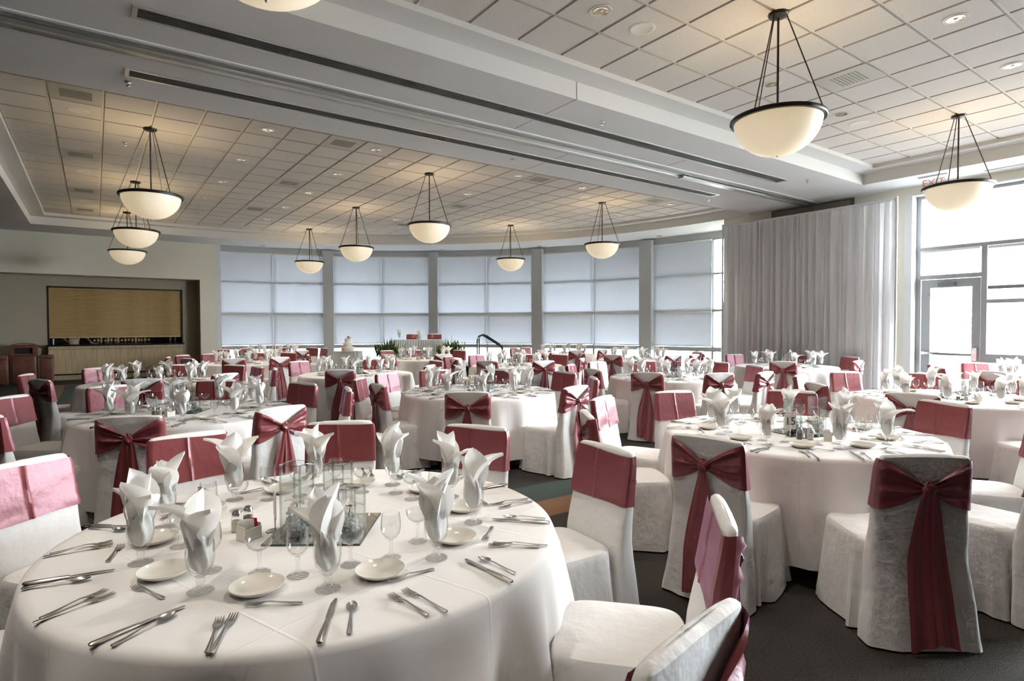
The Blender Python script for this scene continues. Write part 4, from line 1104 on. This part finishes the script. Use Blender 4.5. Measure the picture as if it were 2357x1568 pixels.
def spoon_mesh():
    mb = MB(); bar_loft(mb, [(-.086,.004,.004,.0014),(-.082,.0072,.004,.0017),(-.05,.0058,.005,.0016),(-.01,.0034,.009,.0015),(.02,.0028,.011,.0014),(.034,.0042,.0085,.0013)])
    for off, fl in ((0, 1), (.0016, -1)):
        def f(u, v, off=off):
            a = 2*pi*u; r_ = v; w = .0155*(1+.18*sin(a)*-1)
            return (w*r_*cos(a), .060+.028*r_*sin(a), .0095-.0075*(1-r_*r_)+off*(1-r_))
        mb.grid(f, 20, 5, True)
    return mb.mesh('spoon', 'steel')
FORK, SALAD, DESS, KNIFE, SPOON = fork_mesh(.195, 4), fork_mesh(.178, 4), fork_mesh(.158, 4), knife_mesh(), spoon_mesh()
# centrepiece pieces
mir_me = [('glass_face', MB().box(-.173,.173,-.173,.173,.0062,.0066).mesh('glass_face', 'mirror', False)), ('edge', MB().box(-.175,.175,-.175,.175,0,.0061).mesh('edge', 'mirror_edge', False))]
def vase_set(s, h):
    gl = MB()
    for x0, x1, y0, y1 in ((-s,s,-s,-s+.004),(-s,s,s-.004,s),(-s,-s+.004,-s+.004,s-.004),(s-.004,s,-s+.004,s-.004)): gl.box(x0,x1,y0,y1,.006,h)
    gl.box(-s,s,-s,s,0,.006); gl.cur = 1
    for x0, y0 in ((-s,-s),(s-.005,-s),(-s,s-.005),(s-.005,s-.005)): gl.box(x0-.0004,x0+.0054,y0-.0004,y0+.0054,.006,h+.0005)
    for x0, x1, y0, y1 in ((-s,s,-s,-s+.004),(-s,s,s-.004,s),(-s,-s+.004,-s,s),(s-.004,s,-s,s)): gl.box(x0,x1,y0,y1,h,h+.0025)
    wa = MB().box(-s+.0045,s-.0045,-s+.0045,s-.0045,.007,h*.72)
    pb = MB(); r_ = random.Random(9)
    for k in range(90): pb.ball((r_.uniform(-s+.013,s-.013), r_.uniform(-s+.013,s-.013), .014+r_.uniform(0,h*.26)), .008, .008, .007, 6, 4)
    return [('glass_walls', gl.mesh('glass_walls', ['vase_glass', 'glass_edge'], False), None), ('water', wa.mesh('water', 'vase_water', False), None), ('glass_beads', pb.mesh('glass_beads', 'pebble'), 'stuff')]
VS = [vase_set(.044, .26), vase_set(.042, .235), vase_set(.042, .17)]
def lily_parts(seed, h):
    rnd = random.Random(seed); a = MB(); lily(a, (0,0,h), .052, 6, rnd, 0)
    return [('petals', a.mesh('petals', 'petal_pink' if seed == 2 else 'petal')), ('stalk', MB().tube([(0,0,.02),(.004,.003,h*.6),(0,0,h)], .0025, 6).mesh('stalk', 'leaf'))]
LIL = [lily_parts(1, .10), lily_parts(2, .12), lily_parts(3, .09)]
def shaker(mn): return [('glass_body', MB().lathe([(.021,0),(.0215,.004),(.019,.05),(.0165,.062)], 12).mesh('glass_body', 'glass')), ('contents', MB().lathe([(.018,.003),(.0175,.042),(.001,.042)], 12).mesh('contents', mn)), ('cap', MB().lathe([(.0172,.060),(.0172,.070),(.012,.080),(.001,.083)], 12).mesh('cap', 'chrome'))]
SALT, PEP = shaker('salt'), shaker('pepper')
def caddy():
    w = MB(); w.box(-.036,.036,-.024,.024,0,.004); w.box(-.036,.036,-.024,-.021,.004,.045); w.box(-.036,.036,.021,.024,.004,.05); w.box(-.036,-.033,-.021,.021,.004,.055); w.box(.033,.036,-.021,.021,.004,.055)
    return w.mesh('box', 'porcelain', False)
CAD = caddy(); PKT = [MB().box(-.022,.022,-.0011,.0011,.004,.068).mesh('sugar_packet', mn, False) for mn in ('paper', 'red')]
def stand_meshes(num):
    b1 = MB().lathe([(.001,.004),(.03,.004),(.034,.001),(.034,0)], 24).mesh('base', 'chrome'); p_ = MB().tube([(0,0,.003),(0,0,.06)], .003, 6).mesh('post', 'chrome')
    card = MB().box(-.04,.04,-.0012,.0012,.055,.155).mesh('card', 'paper', False)
    return b1, p_, card
STD = stand_meshes(0)
NUM = {'T2': '15', 'T4': '11', 'T5': '10', 'T7': '7', 'T10': '12'}
HERO = ('T1', 'T2', 'T3', 'T4', 'T12')
CUT = ('T1', 'T2', 'T3', 'T4', 'T5', 'T12')
START = {'T1': (-114, 10), 'T2': (-95, 9), 'T3': (-112, 9), 'T4': (-126, 9), 'T5': (-154, 9), 'T12': (-173, 9), 'T6': (-100, 9), 'T7': (-121, 9)}
ZT = .7628
ti = 0
rnd = random.Random(5)
def thing(name, spec, loc, rz, label, cat, group, hero=True):
    r = empty(name, loc, rz, label=label, cat=cat, group=group)
    for it in spec: put(it[0], it[1], r, kind=(it[2] if len(it) > 2 else None))
    return r
for key, (tx, ty, chs, tname) in TABLES.items():
    C = (tx, ty)
    t_ = empty('round_table', (tx, ty, 0), rnd.uniform(0, 3), label='round folding table under the white cloth, the %s' % tname, cat='table', group='round tables')
    put('tabletop', top_me, t_)
    for dx_ in (-.45, .45): put('folding_leg', leg_me, t_, (dx_, 0, 0))
    put('brace', bar_me, t_)
    put('tablecloth', cl_me[ti % 4], None, (tx, ty, 0), [0, .9, 2.1, 3.3, 4.4, 5.2][ti % 6] if key != 'T1' else .35, label='white floor length cloth draped over the %s' % tname, cat='tablecloth', group='round tablecloths')
    ti += 1
    a0, N_ = START.get(key, (rnd.uniform(0, 40), 9))
    angs = [a0+360*k/N_ for k in range(N_)]
    def at(k, da, r): return pol(C, r, angs[k]+da)
    lay = [(at(k, 8.5, .60), at(k, -11.5, .575), at(k, -1.5, .48), at(k, 18.5, .45)) for k in range(N_)]
    if key != 'T1': lay = [tuple((p[0]+rnd.gauss(0,.012), p[1]+rnd.gauss(0,.012)) for p in q) for q in lay]
    for gi, (code, nm, cat, desc) in enumerate((('g', 'water_goblet', 'goblet', 'footed water goblet'), ('p', 'bread_plate', 'plate', 'cream bread plate'), ('w', 'wine_glass', 'wine glass', 'clear wine glass'), ('c', 'champagne_coupe', 'coupe', 'shallow champagne coupe'))):
        pts = [q[gi] for q in lay]; ph = order_phrases(pts, C)
        for k, (p, w) in enumerate(zip(pts, ph)):
            lb = '%s, %s %s' % (desc, w, tname); loc = (p[0], p[1], ZT)
            if code == 'p': put(nm, plate_me, None, loc, label=lb, cat=cat, group='bread plates'); continue
            if key in HERO: thing(nm, HI[code], loc, rnd.uniform(0, 6), lb, cat, cat+'s on the tables')
            else: put(nm, LO[code], None, loc, rnd.uniform(0, 6), label=lb, cat=cat, group=cat+'s on the tables')
            if code == 'g':
                put('napkin', NAP[rnd.randrange(8)], None, (p[0], p[1], ZT), rnd.uniform(0, 6.28), label='white folded napkin, %s %s' % (w, tname), cat='napkin', group='napkins folded in goblets')
    if key in CUT:
        for code, me, nm, cat, desc, lat, rad, da in (('f', FORK, 'dinner_fork', 'fork', 'steel dinner fork', -.135, .80, 0), ('s', SALAD, 'salad_fork', 'fork', 'steel salad fork', -.168, .79, 0.06), ('d', DESS, 'dessert_fork', 'fork', 'steel crosswise dessert fork', -.045, .665, 1.45), ('k', KNIFE, 'dinner_knife', 'knife', 'steel dinner knife', .125, .785, 0), ('t', SPOON, 'teaspoon', 'spoon', 'steel teaspoon', .155, .80, -.04)):
            pts = []; rots = []
            for k in range(N_):
                a = radians(angs[k]); d_ = Vector((cos(a), sin(a))); s_ = Vector((-sin(a), cos(a)))      # s_ points to the sitter's right
                j = (rnd.gauss(0,.008), rnd.gauss(0,.008)); p = Vector(C)+d_*(rad+j[0])+s_*(lat+j[1]); pts.append((p.x, p.y)); rots.append(a+pi/2+da+rnd.gauss(0,.06))
            ph = order_phrases(pts, C)
            for p, rz, w in zip(pts, rots, ph): put(nm, me, None, (p[0], p[1], ZT+.0005), rz, label='%s, %s %s' % (desc, w, tname), cat=cat, group=nm.replace('_', ' ')+'s')
    # centrepiece
    rot = {'T1': radians(-35)}.get(key, rnd.uniform(0, 1.5))
    cl = Vector(C)+Vector((.0, -.06) if key == 'T1' else (rnd.gauss(0,.03), rnd.gauss(0,.03)))
    thing('mirror_tile', mir_me, (cl.x, cl.y, ZT), rot, 'square mirror tile under the vases on the %s' % tname, 'mirror', 'table mirrors')
    spots = [(-.09, -.05), (.035, .05), (.11, -.055)]
    for k, (vx, vy) in enumerate(spots):
        p = cl+Vector((vx*cos(rot)-vy*sin(rot), vx*sin(rot)+vy*cos(rot)))
        wd = ('tallest', 'middle', 'lowest')[k]
        thing('square_vase', VS[k], (p.x, p.y, ZT+.0068), rot+rnd.uniform(-.3,.3), '%s square glass vase of water on the %s mirror' % (wd, tname), 'vase', 'square vases')
        thing('lily', LIL[k], (p.x, p.y, ZT+.015), rnd.uniform(0, 6), 'pale lily inside the %s vase on the %s' % (wd, tname), 'flower', 'lilies in vases')
    if key == 'T1': PS = {'salt': (.427, 2.405), 'pep': (.475, 2.44), 'cad': (.448, 2.29), 'std': (.546, 2.319)}
    else:
        PS = {n_: tuple(cl+Vector(pol((0, 0), r_, -140+d_))) for n_, r_, d_ in (('salt', .27, 0), ('pep', .27, -14), ('cad', .29, 22), ('std', .22, -30))}
    thing('salt_shaker', SALT, (*PS['salt'], ZT), 0, 'salt shaker on the %s' % tname, 'shaker', 'salt shakers')
    thing('pepper_shaker', PEP, (*PS['pep'], ZT), 0, 'pepper shaker on the %s' % tname, 'shaker', 'pepper shakers')
    cd = empty('sugar_caddy', (*PS['cad'], ZT), .5, label='white sugar packet holder on the %s' % tname, cat='holder', group='sugar packet holders')
    put('box', CAD, cd)
    for k in range(8):
        o = put('sugar_packet', PKT[1 if k > 5 else 0], cd, (-.024+k*.0068, 0, .003), pi/2); o.rotation_euler = (0, radians(8), pi/2)
    num = NUM.get(key)
    srz = -YAW if num else atan2(PS['std'][1], PS['std'][0])+.10
    sd = empty('table_number', (*PS['std'], ZT), srz, label=('chrome number stand on the %s' % tname) if num else 'chrome table number stand turned edge on, %s' % tname, cat='sign', group='table number stands')
    put('base', STD[0], sd); put('post', STD[1], sd); cdo = put('card', STD[2], sd)
    if num:
        o = put('numeral', text_mesh(num, .075, .0004, 'ink'), cdo, (0, -.0022, .108)); o.rotation_euler = (pi/2, 0, 0)
# head table settings
for k, dx_ in enumerate((-.48, -.18, .10, .42)):
    p = S0+ux*dx_+uy*(-.08); thing('wine_glass', HI['w'], (p.x, p.y, 1.161), 0, 'tall wine glass on the head table, %s from left' % ORD[k], 'wine glass', 'glasses on the head table')
for k, dx_ in enumerate((-.56, .02)):
    p = S0+ux*dx_+uy*(-.12); put('water_goblet', LO['g'], None, (p.x, p.y, 1.161), label='water goblet with napkin on the head table, %s one' % ('left' if k == 0 else 'right'), cat='goblet', group='goblets on the head table')
    put('napkin', NAP[k], None, (p.x, p.y, 1.161), label='folded napkin standing on the head table, %s one' % ('left' if k == 0 else 'right'), cat='napkin', group='napkins on the head table')
p = S0+ux*(-.02)+uy*.05
fa = empty('posy', (p.x, p.y, 1.161), label='low posy of flowers in the middle of the head table', cat='flowers')
pm = MB(); r9 = random.Random(8)
for k in range(10): lily(pm, (r9.gauss(0,.07), r9.gauss(0,.04), .06+r9.uniform(0,.06)), .045, 6, r9, 0)
quick('blooms', pm, 'petal', fa, kind='stuff'); quick('bowl', MB().lathe([(.04,0),(.07,.04),(.065,.045),(.03,.01)], 16), 'porcelain', fa, smooth=True)
